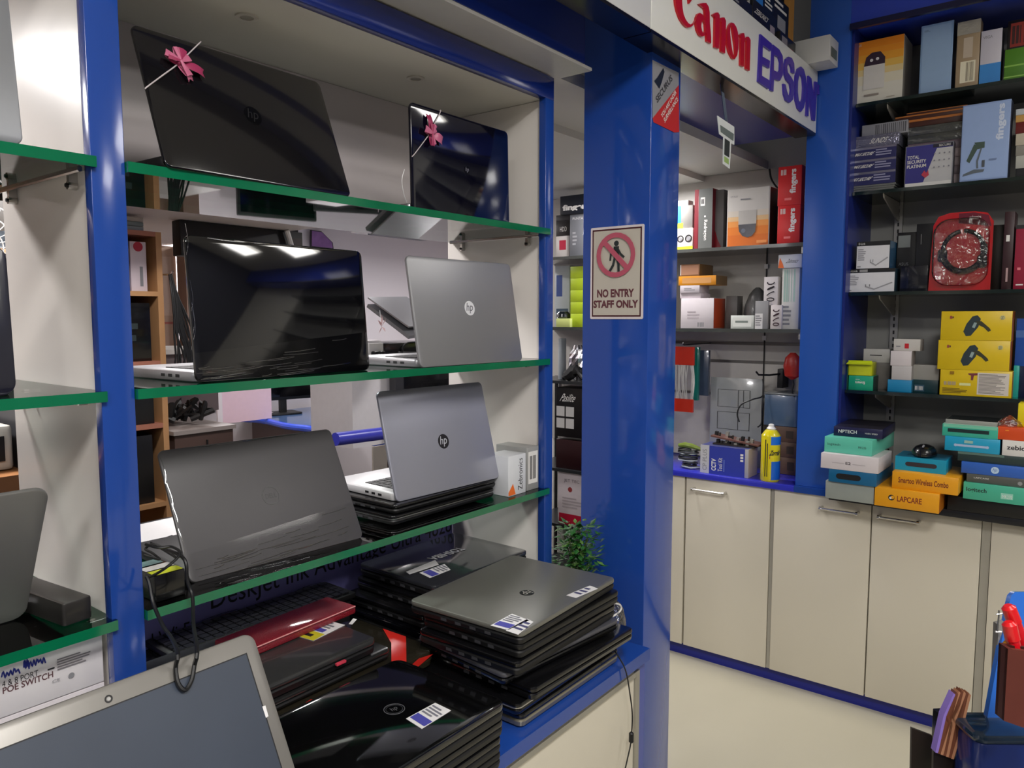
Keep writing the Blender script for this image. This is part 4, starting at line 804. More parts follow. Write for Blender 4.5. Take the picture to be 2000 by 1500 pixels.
wbox('carton', 'crimson carton at the right end of the third alcove shelf', 'box', 1984, 2050, 440, 2.995, AZ[2], .1, C((150, 30, 58), .35), fr=lambda f: f.rect(0, .94, 1, 1, BLKM).rect(.08, .06, .3, .08, WHITE).rect(.1, .3, .2, .34, C((220, 120, 130), .4)), group=G3)
wbox('carton', 'dark brown carton filling the gap right of the headset pack', 'box', 1936, 1966, 440, 3.08, AZ[2], .08, C((34, 22, 14), .4), group=G3)
# fourth shelf
z0 = AZ[3]
o, z = wbox('carton', 'green carton with upside down lettering at the left of the lowest alcove shelf', 'box', 1657, 1705, 733, 3.0, z0, .08, C((24, 160, 124), .35), fr=lambda f: f.text('fingers', .28, .4, .68, .68, WHITE, rot=180, bold=1).lines(.28, .72, .55, .78, 1, WHITE), side=C((16, 60, 56), .35), group=G4)
t = empty('open_carton', (3.0, onX(1657, 720, 3.0).y, z + .001), 'lime yellow carton with an open flap on the green carton', 'box', rz=-math.pi / 2, group=G4)
ww = onX(1657, 720, 3.0).y - onX(1703, 720, 3.0).y; hh = .05
mb = MB(); mb.box(0, ww, 0, .07, 0, hh, C((180, 186, 20), .35), r=.001); Face(mb, FR((0, 0, 0), (1, 0, 0), (0, 0, 1)), ww, hh).rect(.04, .05, .96, .9, C((196, 204, 30), .35)); mb.build('box_body', t)
mb = MB(); mb.poly([[(-.002, 0), (ww + .002, 0), (ww + .004, .02), (-.004, .02)]], .001, C((206, 220, 40), .35), FR((0, 0, hh), (1, 0, 0), (0, -.75, -.3))); mb.poly([[(0, 0), (ww, 0), (ww, .006), (0, .006)]], .001, C((206, 220, 40), .35), FR((0, 0, hh), (1, 0, 0), (0, -.3, .9))); mb.build('flap', t)
o, z = wbox('carton', 'green tinted clear carton at the far left of the lowest alcove shelf', 'box', 1641, 1656, 706, 3.01, z0, .12, C((50, 120, 104), .3), top=C((90, 130, 70), .4), group=G4)
o, z = wbox('carton', 'low grey carton hidden behind the green and lime cartons', 'box', 1684, 1738, 707, 3.09, z0, .09, C((120, 116, 112), .4), group=G4)
wbox('carton', 'white carton with a slot shaped print behind the lime carton', 'box', 1686, 1738, 681, 3.09, z, .08, C((196, 194, 190), .4), fr=lambda f: f.rect(.25, .5, .7, .56, BLKM), group=G4)
z = z0
for (x0, x1, yt, X, d, c, lb, fr, sd) in ((1733, 1780, 741, 3.0, .09, (20, 130, 180), 'blue carton at the bottom of the white carton pile', None, C((20, 90, 120), .35)),
      (1741, 1780, 714, 3.0, .08, (190, 186, 186), 'pale carton with grey side marks, second in the white carton pile', None, C((150, 146, 144), .4)),
      (1739, 1780, 685, 3.0, .07, (214, 206, 208), 'pinkish white carton, third in the white carton pile', None, C((160, 152, 148), .4)),
      (1745, 1797, 662, 3.02, .07, (200, 196, 190), 'white carton with a red square topping the white carton pile', lambda f: f.rect(.42, .2, .58, .62, C((190, 30, 40), .4)).lines(.1, .3, .35, .45, 1, GRY), None)):
    o, z = wbox('carton', lb, 'box', x0, x1, yt, X, z + .0004, d, C(c, .4), fr=fr, side=sd, group='white carton pile')
o, z = wbox('carton', 'dark teal carton with a small barcode label right of the white carton pile', 'box', 1783, 1832, 741, 3.03, z0, .08, C((14, 58, 66), .35), fr=lambda f: f.rect(.05, .1, .45, .6, C((60, 90, 110), .4)).bars(.08, .2, .42, .5, WHITE, 8), group=G4)
wbox('carton', 'grey carton lying on the dark teal carton', 'box', 1783, 1834, 712, 3.03, z, .08, C((160, 158, 152), .4), group=G4)
def f_yel(n):
    def f(f):
        if n < 2:
            DG = C((46, 60, 66), .3); f.poly([(.33, .3), (.37, .14), (.44, .16), (.54, .46), (.57, .74), (.52, .86), (.45, .82), (.37, .56)], DG).poly([(.5, .66), (.58, .66), (.7, .42), (.72, .34), (.68, .3), (.62, .44), (.52, .56)], C((60, 60, 44), .3)).poly([(.45, .45), (.49, .42), (.52, .6), (.48, .62)], C((150, 170, 170), .3))
            f.disc(.87, .78, .035, C((206, 200, 140), .4)).text('2D', .85, .72, .89, .82, INK).rect(.13, .74, .16, .84, C((150, 60, 60), .4)).rect(.165, .76, .185, .82, C((90, 50, 50), .4))
        else:
            f.rect(.53, .08, .96, .92, C((216, 208, 200), .4)).lines(.55, .12, .94, .88, 16, C((130, 124, 120), .4)).poly([(.4, .88), (.53, .9), (.53, .82), (.48, .8), (.47, .62), (.44, .62), (.44, .8), (.4, .84)], C((120, 50, 60), .4)).bars(.06, .4, .24, .54, C((170, 160, 150), .4), 12).rect(.28, .4, .44, .5, C((226, 226, 160), .4)).lines(.04, .08, .42, .3, 4, C((110, 90, 10), .4)).rect(.14, .82, .2, .94, C((150, 110, 10), .4))
    return f
z = z0
for k, (x0, x1, yt, lb) in enumerate(((1836, 1977, 721, 'yellow scanner carton with a white spec label at the bottom of the yellow pile'), (1832, 1973, 664, 'middle yellow scanner carton showing a black hand scanner'), (1838, 1977, 608, 'top yellow scanner carton showing a black hand scanner'))):
    o, z = wbox('scanner_carton', lb, 'box', x0, x1, yt, 2.985, z + .0004, .1, C((220, 188, 16), .35), fr=f_yel(2 - k if k == 0 else 0), side=C((150, 80, 20), .4), group='yellow scanner cartons')
o, z = wbox('carton', 'dark blue carton right of the yellow scanner cartons', 'box', 1990, 2060, 715, 3.05, z0, .12, C((20, 26, 60), .35), group=G4)
wbox('carton', 'bright blue carton topping the pile right of the yellow cartons', 'box', 1985, 2060, 622, 3.05, z, .12, C((30, 80, 170), .35), fr=lambda f: f.rect(0, .6, 1, .75, C((70, 110, 180), .4)), group=G4)
wbox('carton', 'small teal carton peeking out right of the lowest yellow carton', 'box', 1979, 1990, 714, 3.03, z0, .1, C((30, 160, 150), .35), group=G4)

# ---------------- boxes piled on the alcove worktop
def f_slot(c, c2): return lambda f: f.rect(0, 0, 1, 1, c).disc(.25, .5, .045, c2).disc(.78, .5, .045, c2).rect(.25, .34, .78, .66, c2)
def txtf(s, u0, v0, u1, v1, m, more=None, bold=1): return lambda f: (f.text(s, u0, v0, u1, v1, m, bold=bold), more and more(f))
z = .8105
for (x0, x1, yt, X, d, c, lb, fr, top, rz) in (
    (1612, 1707, 938, 2.78, .26, (150, 156, 150), 'translucent grey green plastic case at the bottom of the left worktop pile', None, None, 0),
    (1618, 1712, 915, 2.77, .26, (16, 96, 140), 'blue keyboard carton with a dark oval cut out, second in the left worktop pile', lambda f: f.disc(.22, .5, .06, BLKM).disc(.62, .5, .06, BLKM).rect(.22, .28, .62, .72, BLKM), None, 0),
    (1603, 1716, 884, 2.77, .2, (216, 208, 210), 'white keyboard carton with a tiny dark emblem, third in the left worktop pile', lambda f: f.text('E2', .44, .38, .53, .56, INK, bold=1).rect(.2, .42, .42, .46, C((180, 172, 174), .4)).rect(.56, .42, .78, .46, C((180, 172, 174), .4)), None, .0),
    (1610, 1704, 852, 2.80, .3, (96, 196, 170), 'mint green keyboard carton, second from the top of the left worktop pile', lambda f: f.text('logitech', .07, .42, .34, .62, INK).text('MK235', .72, .42, .88, .56, INK), None, -.03),
    (1628, 1723, 832, 2.84, .25, (24, 24, 66), 'navy keyboard carton topping the left worktop pile', lambda f: f.text('NPTECH', .1, .35, .48, .7, WHITE, bold=1).text('HUB12 SPEED', .65, .4, .9, .55, WHITE), C((40, 38, 46), .3), .04)):
    o, z = wbox('keyboard_carton', lb, 'box', x0, x1, yt, X, z + .0004, d, C(c, .35), fr=fr, top=top, rz=rz, group=GC)
z = .8105
ORC = C((232, 160, 22), .35)
o, z = wbox('keyboard_carton', 'orange keyboard carton with a round emblem at the bottom of the middle pile', 'box', 1708, 1835, 950, 2.775, z, .24, ORC, fr=lambda f: (f.text('LAPCARE', .36, .36, .74, .66, C((120, 24, 30), .4), bold=1), f.disc(.27, .52, .05, INK).disc(.285, .54, .03, ORC).disc(.255, .5, .02, WHITE)), side=C((190, 110, 20), .4), group=GC)
o, z = wbox('keyboard_carton', 'orange wireless combo carton, second in the middle pile', 'box', 1742, 1872, 920, 2.79, z + .0004, .22, ORC, fr=txtf('Smartoo Wireless Combo', .1, .36, .86, .7, C((110, 24, 28), .4)), group=GC)
o, z = wbox('mouse_carton', 'cyan carton with a dark oval cut out under the black mouse', 'box', 1748, 1848, 890, 2.83, z + .0004, .13, C((24, 150, 186), .35), fr=f_slot(C((24, 150, 186), .35), C((52, 46, 54), .4)), top=C((30, 110, 140), .35), group=GC)
mp = onX(1805, 888, 2.88); t = empty('computer_mouse', (2.885, mp.y, z + .001), 'black computer mouse resting on the cyan cut out carton', 'mouse', rz=-math.pi / 2)
mb = MB(); mb.lathe([(.03, 0), (.036, .004), (.037, .012), (.034, .022), (.026, .032), (.014, .038), (.002, .04)], C((16, 16, 20), .25, coat=.3), seg=28, sx=1.05, sy=1.5); mb.build('shell', t)
mb = MB(); mb.tube([(0, -.035, .028), (0, -.03, .034), (0, -.02, .0375)], .0035, GRY, seg=8); mb.build('scroll_wheel', t)
z = .8105
for (x0, x1, yt, X, d, c, lb, fr, sd) in (
    (1850, 2040, 967, 2.86, .3, (12, 12, 14), 'black tray at the bottom of the right worktop pile', None, None),
    (1881, 2040, 941, 2.84, .25, (72, 176, 146), 'mint green keyboard carton at the foot of the right worktop pile', lambda f: f.text('logitech', .04, .4, .3, .72, INK, bold=1).rect(.48, .25, .63, .6, C((150, 210, 190), .4)).text('MK270', .5, .3, .62, .5, WHITE), None),
    (1887, 2040, 924, 2.85, .25, (86, 88, 84), 'grey keyboard carton with white script in the right worktop pile', lambda f: f.text('LAPCARE', .1, .5, .3, .66, WHITE).disc(.7, .45, .03, C((150, 150, 150), .4)), None),
    (1877, 2040, 901, 2.85, .25, (48, 96, 184), 'blue keyboard carton with a round white emblem in the right worktop pile', lambda f: f.disc(.42, .5, .05, C((190, 214, 236), .4)).text('hp', .395, .32, .445, .68, C((48, 96, 184), .4), shear=.3), None),
    (1870, 2040, 881, 2.86, .25, (40, 58, 56), 'dark green keyboard carton in the right worktop pile', lambda f: f.rect(0, .75, .55, 1, C((90, 116, 108), .3)), None)):
    o, z = wbox('keyboard_carton', lb, 'box', x0, x1, yt, X, z + .0004, d, C(c, .35), fr=fr, side=sd, group=GC)
zr = z
o, z = wbox('mouse_carton', 'cyan carton with a pale oval print on the dark green keyboard carton', 'box', 1845, 1953, 851, 2.86, zr + .0004, .16, C((28, 156, 196), .35), fr=lambda f: f.disc(.2, .42, .03, C((170, 190, 220), .4)).disc(.78, .42, .03, C((170, 190, 220), .4)).rect(.2, .35, .78, .5, C((170, 190, 220), .4)).rect(.36, .6, .52, .8, C((150, 190, 180), .4)), side=C((20, 110, 150), .4), group=GC)
o, z2 = wbox('mouse_carton', 'torn mint green carton with a dark cut out on the cyan oval print carton', 'box', 1840, 1950, 827, 2.865, z + .0004, .15, C((60, 176, 150), .35), fr=lambda f: f.rect(.1, .35, .84, .65, C((10, 40, 44), .4)).rect(.02, .75, .98, .98, C((120, 200, 170), .4)), top=C((170, 200, 184), .4), group=GC)
wbox('carton', 'flat grey carton lying on the torn mint green carton', 'box', 1846, 1948, 818, 2.885, z2 + .0004, .13, C((150, 150, 144), .4), top=C((30, 34, 36), .3), group=GC)
o, z = wbox('keyboard_carton', 'white carton with bold black lettering on the right worktop pile', 'box', 1957, 2050, 859, 2.86, zr + .0004, .18, C((222, 220, 214), .4), fr=txtf('zebion', .1, .4, .6, .7, INK), group=GC)
o, z = wbox('keyboard_carton', 'orange red carton on the white lettered carton', 'box', 1948, 2050, 833, 2.865, z + .0004, .17, C((214, 76, 28), .35), fr=lambda f: f.rect(.15, .7, .22, .78, C((240, 140, 40), .4)), group=GC)
o, z3 = wbox('carton', 'bright yellow carton at the right edge above the orange red carton', 'box', 1988, 2050, 788, 2.90, z + .0004, .1, C((228, 210, 20), .35), group=GC)
mb = MB(); R = random.Random(9); p = onX(1972, 822, 2.89); vs = []; seg, rows = 16, 6
for i in range(rows + 1):
    for k in range(seg):
        a = 2 * math.pi * k / seg; v = i / rows; rr = max(.006, math.cos(v * 1.5)) * R.uniform(.85, 1.15); vs.append((2.90 + .03 * rr * math.cos(a), p.y - .0 + .035 * rr * math.sin(a), z + .001 + .034 * v + .0))
mb.add(vs, [(i * seg + k, i * seg + (k + 1) % seg, (i + 1) * seg + (k + 1) % seg, (i + 1) * seg + k) for i in range(rows) for k in range(seg)], BAGF); tag(mb.build('clear_bag'), 'small crumpled clear bag in front of the bright yellow carton', 'bag')

# ================================================================ shelves seen through the staff doorway and the gap
mb = MB(); mb.box(XW - .02, XW - .002, .906, 2.3, .812, 2.084, C((196, 192, 186), .45))
for z in (1.1, 1.25, 1.33): mb.box(XW - .024, XW - .0198, .906, 1.6, z, z + .012, C((120, 118, 114), .3, metal=.6))
o = struct(mb.build('trim_7'))
ye = onX(1497, 560, XW - .02).y; mb = MB(); mb.box(3.272, 3.279, ye - .002, ye + .002, .82, 2.0, BLKM); mb.box(3.268, 3.2719, ye - .008, ye + .008, 1.352, 1.372, PAPER); mb.box(3.268, 3.2719, ye - .008, ye + .008, 1.66, 1.68, PAPER); tag(mb.build('panel_joint'), 'thin dark joint strip on the back panel seen through the doorway', 'strip')
PZ = [1.738, 1.405]
for i, z in enumerate(PZ):
    t = empty('wall_shelf', (3.0, 1.4, z), ['upper grey glass shelf seen through the staff doorway', 'lower grey glass shelf seen through the staff doorway'][i], 'shelf', group='grey shelves behind the doorway')
    mb = MB(); mb.T = Matrix.Translation((-3.0, -1.4, -z)); mb.box(3.0, XW - .026, .907, 2.29, z - .014, z, C((64, 68, 66), .15, coat=.4)); mb.build('shelf_board', t)
    mb = MB(); mb.T = Matrix.Translation((-3.0, -1.4, -z)); mb.box(3.02, 3.27, 1.9, 1.912, z - .04, z - .0142, ALU); mb.box(3.02, 3.27, .93, .942, z - .04, z - .0142, ALU); mb.build('bracket', t)
GP = 'boxes on the upper doorway shelf'; GQ = 'boxes on the lower doorway shelf'; z = PZ[0]
wbox('carton', 'small white carton with two black lenses, left on the upper doorway shelf', 'box', 1312, 1353, 448, 3.03, z, .1, C((216, 210, 204), .4), fr=lambda f: (f.rect(0, 0, 1, .16, C((200, 210, 40), .4)), f.disc(.42, .52, .16, C((40, 40, 42), .3), r0=.1), f.disc(.8, .52, .17, C((40, 40, 42), .3), r0=.11), f.disc(.42, .52, .08, GRY), f.disc(.8, .52, .09, GRY)), group=GP)
o, z1 = wbox('carton', 'grey carton with a blue and lime end on top of the lens carton', 'box', 1312, 1353, 404, 3.04, onX(1312, 448, 3.03).z + .001, .09, C((120, 118, 114), .4), fr=lambda f: f.rect(0, .0, .45, 1, C((30, 130, 220), .4)).rect(0, 0, .55, .25, C((200, 220, 40), .4)), group=GP)
wbox('carton', 'small pale carton on top of the blue and grey one', 'box', 1322, 1344, 393, 3.06, z1 + .0004, .05, C((180, 196, 190), .4), group=GP)
def f_red(f): f.rect(.0, 0, .2, 1, C((120, 20, 34), .4)).rect(.24, 0, 1, 1, C((94, 96, 94), .35)).rect(.34, .72, .58, .86, C((210, 208, 204), .4)).bars(.38, .75, .54, .83, INK, 6).text('Redragon', .5, .14, .74, .48, WHITE, rot=-90, bold=1).disc(.6, .54, .05, WHITE)
wbox('carton', 'tall dark grey and red headset carton with vertical white lettering', 'box', 1357, 1392, 371, 3.02, z, .1, C((110, 24, 36), .4), fr=f_red, rz=.0, group=GP)
wbox('carton', 'grey carton with a curved swoosh panel beside the tall dark grey and red one', 'box', 1393, 1414, 372, 3.05, z, .16, C((120, 118, 118), .4), fr=lambda f: f.poly([(0, 0), (.9, 0), (.5, .15), (.1, .4), (0, .6)], C((140, 20, 34), .4)), group=GP)
def f_kur(f):
    cols = [(214, 108, 24), (222, 122, 36), (226, 146, 70), (214, 176, 130), (200, 190, 178), (194, 190, 186)]; vs = [0, .2, .34, .44, .52, .62, 1]
    for k in range(6): f.rect(.02, vs[k], .98, vs[k + 1], C(cols[k], .4, grain=.02))
    f.k += 1; f.rect(.28, .38, .7, .62, C((176, 172, 168), .4)).poly([(.28, .38), (.7, .38), (.68, .24), (.6, .17), (.5, .15), (.38, .18), (.3, .26)], C((44, 44, 56), .25)).disc(.4, .27, .05, C((90, 96, 110), .3)).text('CP PLUS', .08, .86, .25, .89, GRY).lines(.32, .79, .68, .84, 1, GRY).rect(.72, .04, .95, .09, C((236, 150, 80), .4))
wbox('carton', 'orange and grey dome camera carton in the middle of the upper doorway shelf', 'box', 1421, 1504, 372, 3.02, z, .16, C((190, 186, 182), .4), fr=f_kur, side=C((44, 20, 16), .4), top=C((60, 30, 24), .4), group=GP)
def f_fin(f): f.text('fingers', .5, .3, .84, .92, WHITE, rot=90, bold=2).bars(.12, .78, .36, .92, WHITE, 8).lines(.3, .1, .75, .22, 1, C((236, 120, 120), .4))
o, z1 = wbox('carton', 'red carton with white vertical lettering, lower of two on the upper doorway shelf', 'box', 1519, 1563, 403, 3.02, z, .12, C((206, 44, 46), .35), fr=f_fin, group='red lettered cartons')
wbox('carton', 'red carton with white vertical lettering, upper of two on the upper doorway shelf', 'box', 1520, 1566, 327, 3.02, z1 + .0005, .12, C((206, 44, 46), .35), fr=f_fin, group='red lettered cartons')
cable('black cable hanging behind the orange and grey dome camera carton', [onX(x, y, 3.25) for x, y in ((1503, 330), (1506, 348), (1514, 362), (1524, 372))], .004)
z = PZ[1]
o, z1 = wbox('carton', 'white barcode carton with an orange side on the lower doorway shelf', 'box', 1330, 1394, 583, 3.03, z, .12, C((210, 202, 206), .4), fr=lambda f: f.bars(.52, .05, .72, .2, GRY, 10).lines(.2, .3, .6, .6, 3, C((180, 170, 176), .4)), side=C((186, 70, 34), .4), group=GQ)
zs = z1
for (x0, x1, yt, X, d, c, lb, fr) in ((1328, 1368, 573, 3.035, .1, (206, 196, 202), 'small pinkish carton just above the barcode carton', None), (1328, 1366, 558, 3.03, .1, (196, 188, 194), 'second small pinkish carton of the lower doorway shelf', lambda f: f.lines(.2, .3, .8, .7, 2, GRY)),
        (1325, 1398, 540, 3.03, .12, (214, 140, 30), 'flat orange carton in the left pile behind the doorway', lambda f: f.rect(.1, .2, .88, .8, C((206, 150, 90), .4))), (1328, 1366, 517, 3.03, .14, (150, 104, 70), 'brown framed carton topping the left pile behind the doorway', lambda f: f.rect(.05, .1, .95, .9, C((176, 128, 100), .4)).rect(.02, .08, .06, .95, PAPER))):
    o, zs = wbox('carton', lb, 'box', x0, x1, yt, X, zs + .0004, d, C(c, .4), fr=fr, side=C((120, 90, 50), .4) if yt < 550 else None, group='left pile on the lower doorway shelf')
wbox('carton', 'small white carton inside a clear case on the lower doorway shelf', 'box', 1427, 1472, 616, 3.03, z, .05, C((206, 210, 204), .3), fr=lambda f: f.rect(.1, .15, .9, .85, C((220, 222, 216), .4)).rect(.2, .45, .75, .6, C((120, 130, 124), .4)), group=GQ)
wbox('carton', 'dark grey carton behind the small white clear case', 'box', 1418, 1440, 578, 3.1, z, .06, C((90, 86, 84), .4), group=GQ)
wbox('carton', 'grey carton with a white lower half in the middle of the lower doorway shelf', 'box', 1475, 1500, 588, 3.03, z, .06, C((140, 140, 142), .4), fr=lambda f: f.rect(.0, .0, .6, .55, C((214, 212, 212), .4)).lines(.05, .1, .55, .5, 5, GRY), group=GQ)
def scrib(seed, mm):
    def fn(f):
        R = random.Random(seed); L = f.L()
        for k in range(4):
            v = .2 + .2 * k; pts = []
            for i in range(10): a = i / 9 * 2 * math.pi; pts.append(((.5 + .26 * math.cos(a)) * f.w, (v + .07 * math.sin(a + k) * (1 if k % 2 else .8)) * f.h, 0))
            if k % 2: pts = pts[:6]
            f.mb.tube(pts, .0022, mm, seg=5, M=L)
    return fn
o, z1 = wbox('carton', 'lower of two white cartons with black marker scrawl behind the doorway', 'box', 1505, 1527, 596, 3.02, z, .05, C((206, 198, 196), .4), fr=scrib(1, C((60, 34, 44), .5)), group=GQ)
wbox('carton', 'white carton with black marker scrawl, upper of two scrawled ones', 'box', 1492, 1519, 541, 3.04, z1 + .0004, .05, C((212, 206, 206), .4), fr=scrib(2, C((34, 26, 36), .5)), group=GQ)
o, z1 = wbox('carton', 'tall white striped carton at the right end of the lower doorway shelf', 'box', 1528, 1562, 524, 3.03, z, .08, C((208, 206, 200), .4), fr=lambda f: (f.bars(.1, .45, .8, .98, C((160, 190, 176), .4), 5), f.lines(.1, .05, .6, .4, 5, GRY)), group=GQ)
wbox('carton', 'white carton with an orange swoosh lying on the tall white striped carton', 'box', 1520, 1566, 498, 3.02, z1 + .0004, .08, C((206, 208, 214), .4), fr=lambda f: f.poly([(0, 0), (.25, 0), (.2, .3), (.06, .8)], C((226, 106, 40), .4)).text('Zebronics', .38, .35, .85, .65, INK, shear=.3), group=GQ)
mb = MB(); p = onX(1478, 640, 3.15); R = random.Random(5); prof = [(.03, 0), (.05, .02), (.055, .06), (.05, .1), (.035, .14), (.02, .16), (.008, .17)]; mb.lathe(prof, C((96, 96, 96), .25, coat=.3, bump=1., scale=60), TR(3.15, p.y, PZ[1] + .001), seg=14); tag(mb.build('grey_bag'), 'grey plastic wrapped bundle behind the scrawled cartons', 'bag')
# worktop things behind the doorway
ZW = .8105
def f_cctv(f):
    f.rect(0, 0, .19, 1, C((196, 196, 200), .4)).rect(.19, 0, .93, 1, C((52, 64, 160), .35)).text('CP PLUS', .05, .1, .14, .85, GRY, rot=90).text('CCTV', .24, .12, .34, .55, WHITE, bold=2, rot=90).text('Tool Kit', .38, .12, .47, .6, WHITE, rot=90).rect(.5, .12, .515, .55, C((120, 140, 210), .4)).rect(.84, .55, .9, .62, WHITE).rect(.84, .65, .9, .72, WHITE).rect(.84, .75, .9, .82, WHITE)
o, zc = wbox('tool_kit_carton', 'blue and grey CCTV Tool Kit carton on the violet blue worktop', 'box', 1368, 1462, 868, 2.93, ZW, .1, C((170, 168, 172), .4), fr=f_cctv, side=C((190, 176, 180), .4), top=C((70, 76, 130), .35), group=None)
def pcb(label, y, z, rz, wd, d, col):
    t = empty('circuit_board', (2.96, y, z), label, 'circuit board', rz=-math.pi / 2 + rz, group='bare circuit boards')
    mb = MB(); mb.box(0, wd, 0, d, 0, .006, col); mb.build('board', t)
    R = random.Random(int(z * 997))
    for k in range(9):
        x = .012 + (wd - .03) * k / 9; hh = R.uniform(.006, .02); mb = MB(); yy = R.uniform(.005, d - .03)
        if k % 3 == 1: mb.lathe([(.004, 0), (.0045, hh), (.002, hh + .001)], C((60, 56, 54), .3, metal=.4), TR(x, yy + .01, .0062), seg=10)
        else: mb.box(x - .005, x + .007, yy, yy + .015, .0062, .0062 + hh, [BLKM, C((120, 90, 60), .4), C((170, 168, 160), .3, metal=.5)][k % 3])
        mb.build('component', t)
    return t
y0 = onX(1392, 862, 2.96).y
pcb('lower circuit board lying on the tool kit carton', y0, zc + .001, 0, .175, .08, C((40, 34, 30), .4)); pcb('brown circuit board tilted on top of the other one', y0 + .01, zc + .032, .05, .2, .08, C((110, 74, 66), .4)).rotation_euler = (0, .12, -math.pi / 2 + .05)
# spray can
p = onX(1504, 918, 2.95); t = empty('spray_can', (2.95, p.y, ZW), 'yellow and blue aerosol can with a white nozzle on the worktop', 'spray can')
hc = onX(1498, 838, 2.95).z - ZW; rc = .0365
mb = MB(); mb.lathe([(rc * .94, 0), (rc, .004), (rc, hc * .88), (rc * .97, hc * .9), (rc * .6, hc * .99), (rc * .45, hc)], C((222, 206, 20), .25, coat=.5), seg=32); mb.build('can_body', t)
mb = MB()
def cyl_patch(a0, a1, z0_, z1_, m, rr=rc + .0005, n=8):
    vs = []; 
    for i in range(n + 1): a = math.radians(a0 + (a1 - a0) * i / n); vs += [(rr * math.cos(a), rr * math.sin(a), z0_), (rr * math.cos(a), rr * math.sin(a), z1_)]
    mb.add(vs, [(2 * i, 2 * i + 2, 2 * i + 3, 2 * i + 1) for i in range(n)], m)
cyl_patch(200, 300, hc * .72, hc * .88, C((30, 110, 210), .3)); cyl_patch(205, 300, hc * .04, hc * .4, C((30, 100, 200), .3)); cyl_patch(165, 171, hc * .1, hc * .82, INK); cyl_patch(178, 183, hc * .1, hc * .75, INK); cyl_patch(193, 197, hc * .45, hc * .5, C((190, 30, 30), .4)); mb.build('label_print', t)
mb = MB(); a = math.radians(222); mb.T = Matrix.Translation((rc * 1.02 * math.cos(a), rc * 1.02 * math.sin(a), hc * .52)) @ Matrix.Rotation(a + math.pi / 2, 4, 'Z') @ Matrix.Rotation(math.pi / 2, 4, 'X'); mb.text('Zorrik', -.018, 0, .022, .02, INK, bold=2, shear=.2); mb.build('brand_lettering', t)
mb = MB(); mb.lathe([(rc * .45, hc), (rc * .5, hc + .004), (rc * .3, hc + .012), (rc * .28, hc + .02), (rc * .2, hc + .022)], WHITE, seg=16); mb.build('nozzle', t)
# cable heap, hanging packs, hook, clear panel, basket, cardboard
for k in range(9):
    R = random.Random(k + 30); c = onX(1343, 892, 2.97); z = ZW + .006 + .009 * k; rr = R.uniform(.03, .05); off = (R.uniform(-.01, .01), R.uniform(-.012, .012))
    pts = [(2.99 + off[0] + rr * .7 * math.cos(a), c.y + off[1] + rr * math.sin(a), z + R.uniform(-.002, .003)) for a in [i * .55 for i in range(12)]]
    cable(['lowest', 'second', 'third', 'fourth', 'fifth', 'sixth', 'seventh', 'eighth', 'topmost'][k] + ' coil of the cable heap left of the tool kit carton', pts, .0033, 'coiled_cable', [C((190, 200, 196), .4), BLKM, C((28, 34, 26), .4)][k % 3], group='coiled cables')
mb = MB(); c = onX(1347, 868, 3.0); mb.tube([(3.0, c.y + .05, .90), (3.0, c.y + .02, .905), (3.0, c.y - .01, .903), (3.02, c.y - .06, .885)], [.008, .012, .011, .006], C((110, 130, 40), .4), seg=8); tag(mb.build('green_clip'), 'olive green plastic clip on top of the cable heap', 'clip')
# hanging strip of clips with a red header
ya, yb_ = onX(1318, 740, 3.05).y, onX(1354, 740, 3.05).y; zt, zb_ = onX(1330, 677, 3.05).z, onX(1330, 804, 3.05).z
t = empty('hanging_pack', (3.05, (ya + yb_) / 2, zb_), 'clear pack of white ties with red top and bottom hanging from a rail', 'pack', rz=-math.pi / 2, group='hanging packs')
wd_ = ya - yb_; hh = zt - zb_
mb = MB(); mb.box(-wd_ / 2, wd_ / 2, 0, .012, hh * .72, hh, C((214, 50, 26), .3, coat=.5)); mb.build('header_card', t)
mb = MB(); mb.box(-wd_ / 2, wd_ / 2, 0, .012, 0, hh * .2, C((214, 50, 26), .3, coat=.5)); mb.build('bottom_card', t)
mb = MB(); R = random.Random(2)
for k in range(16): x = R.uniform(-.45, .45) * wd_; mb.tube([(x, .006, hh * .2), (x + R.uniform(-.01, .01), .001, hh * .45), (x + R.uniform(-.01, .01), .005, hh * .72)], .0025, C((220, 218, 216), .3), seg=5, smooth=3)
mb.build('white_ties', t)
mb = MB(); mb.box(-wd_ / 2, wd_ / 2, -.0035, -.003, .002, hh, FILM); mb.build('film', t)
wz = onX(1360, 782, 3.08).z
for k, (x0, x1, yt, yb2, c, lb) in enumerate(((1355, 1364, 678, 782, (20, 120, 110), 'teal pack hanging directly behind the red topped pack'), (1363, 1384, 684, 772, (60, 72, 92), 'smoky blue grey pack hanging behind the teal one'))):
    wbox('hanging_pack', lb, 'pack', x0, x1, yt, 3.08 + .04 * k, onX(x0, yb2, 3.08 + .04 * k).z, .02, C(c, .25, coat=.4), group='hanging packs')
mb = MB(); zr_ = onX(1360, 675, 3.05).z; yy = onX(1350, 675, 3.05).y
mb.tube([(3.278, yy + .01, zr_ + .004), (3.0, yy + .01, zr_ + .004), (2.99, yy + .01, zr_ + .012)], .003, BLKM, seg=6); tag(mb.build('peg_hook'), 'black peg hook carrying the hanging packs', 'hook')
y1_ = onX(1508, 745, 3.1).y; zh_ = onX(1490, 732, 3.1).z
t = empty('wall_hook', (3.2, y1_, zh_), 'black bracket hook in front of the clear patterned panel', 'hook')
mb = MB(); mb.box(-.004, .07, -.012, .012, -.06, .02, BLKM, r=.002); mb.build('hook_plate', t)
mb = MB(); mb.tube([(0, 0, 0), (-.05, .03, -.004), (-.09, .06, -.002), (-.1, .068, .012)], .004, BLKM, seg=7); mb.build('hook_arm', t)
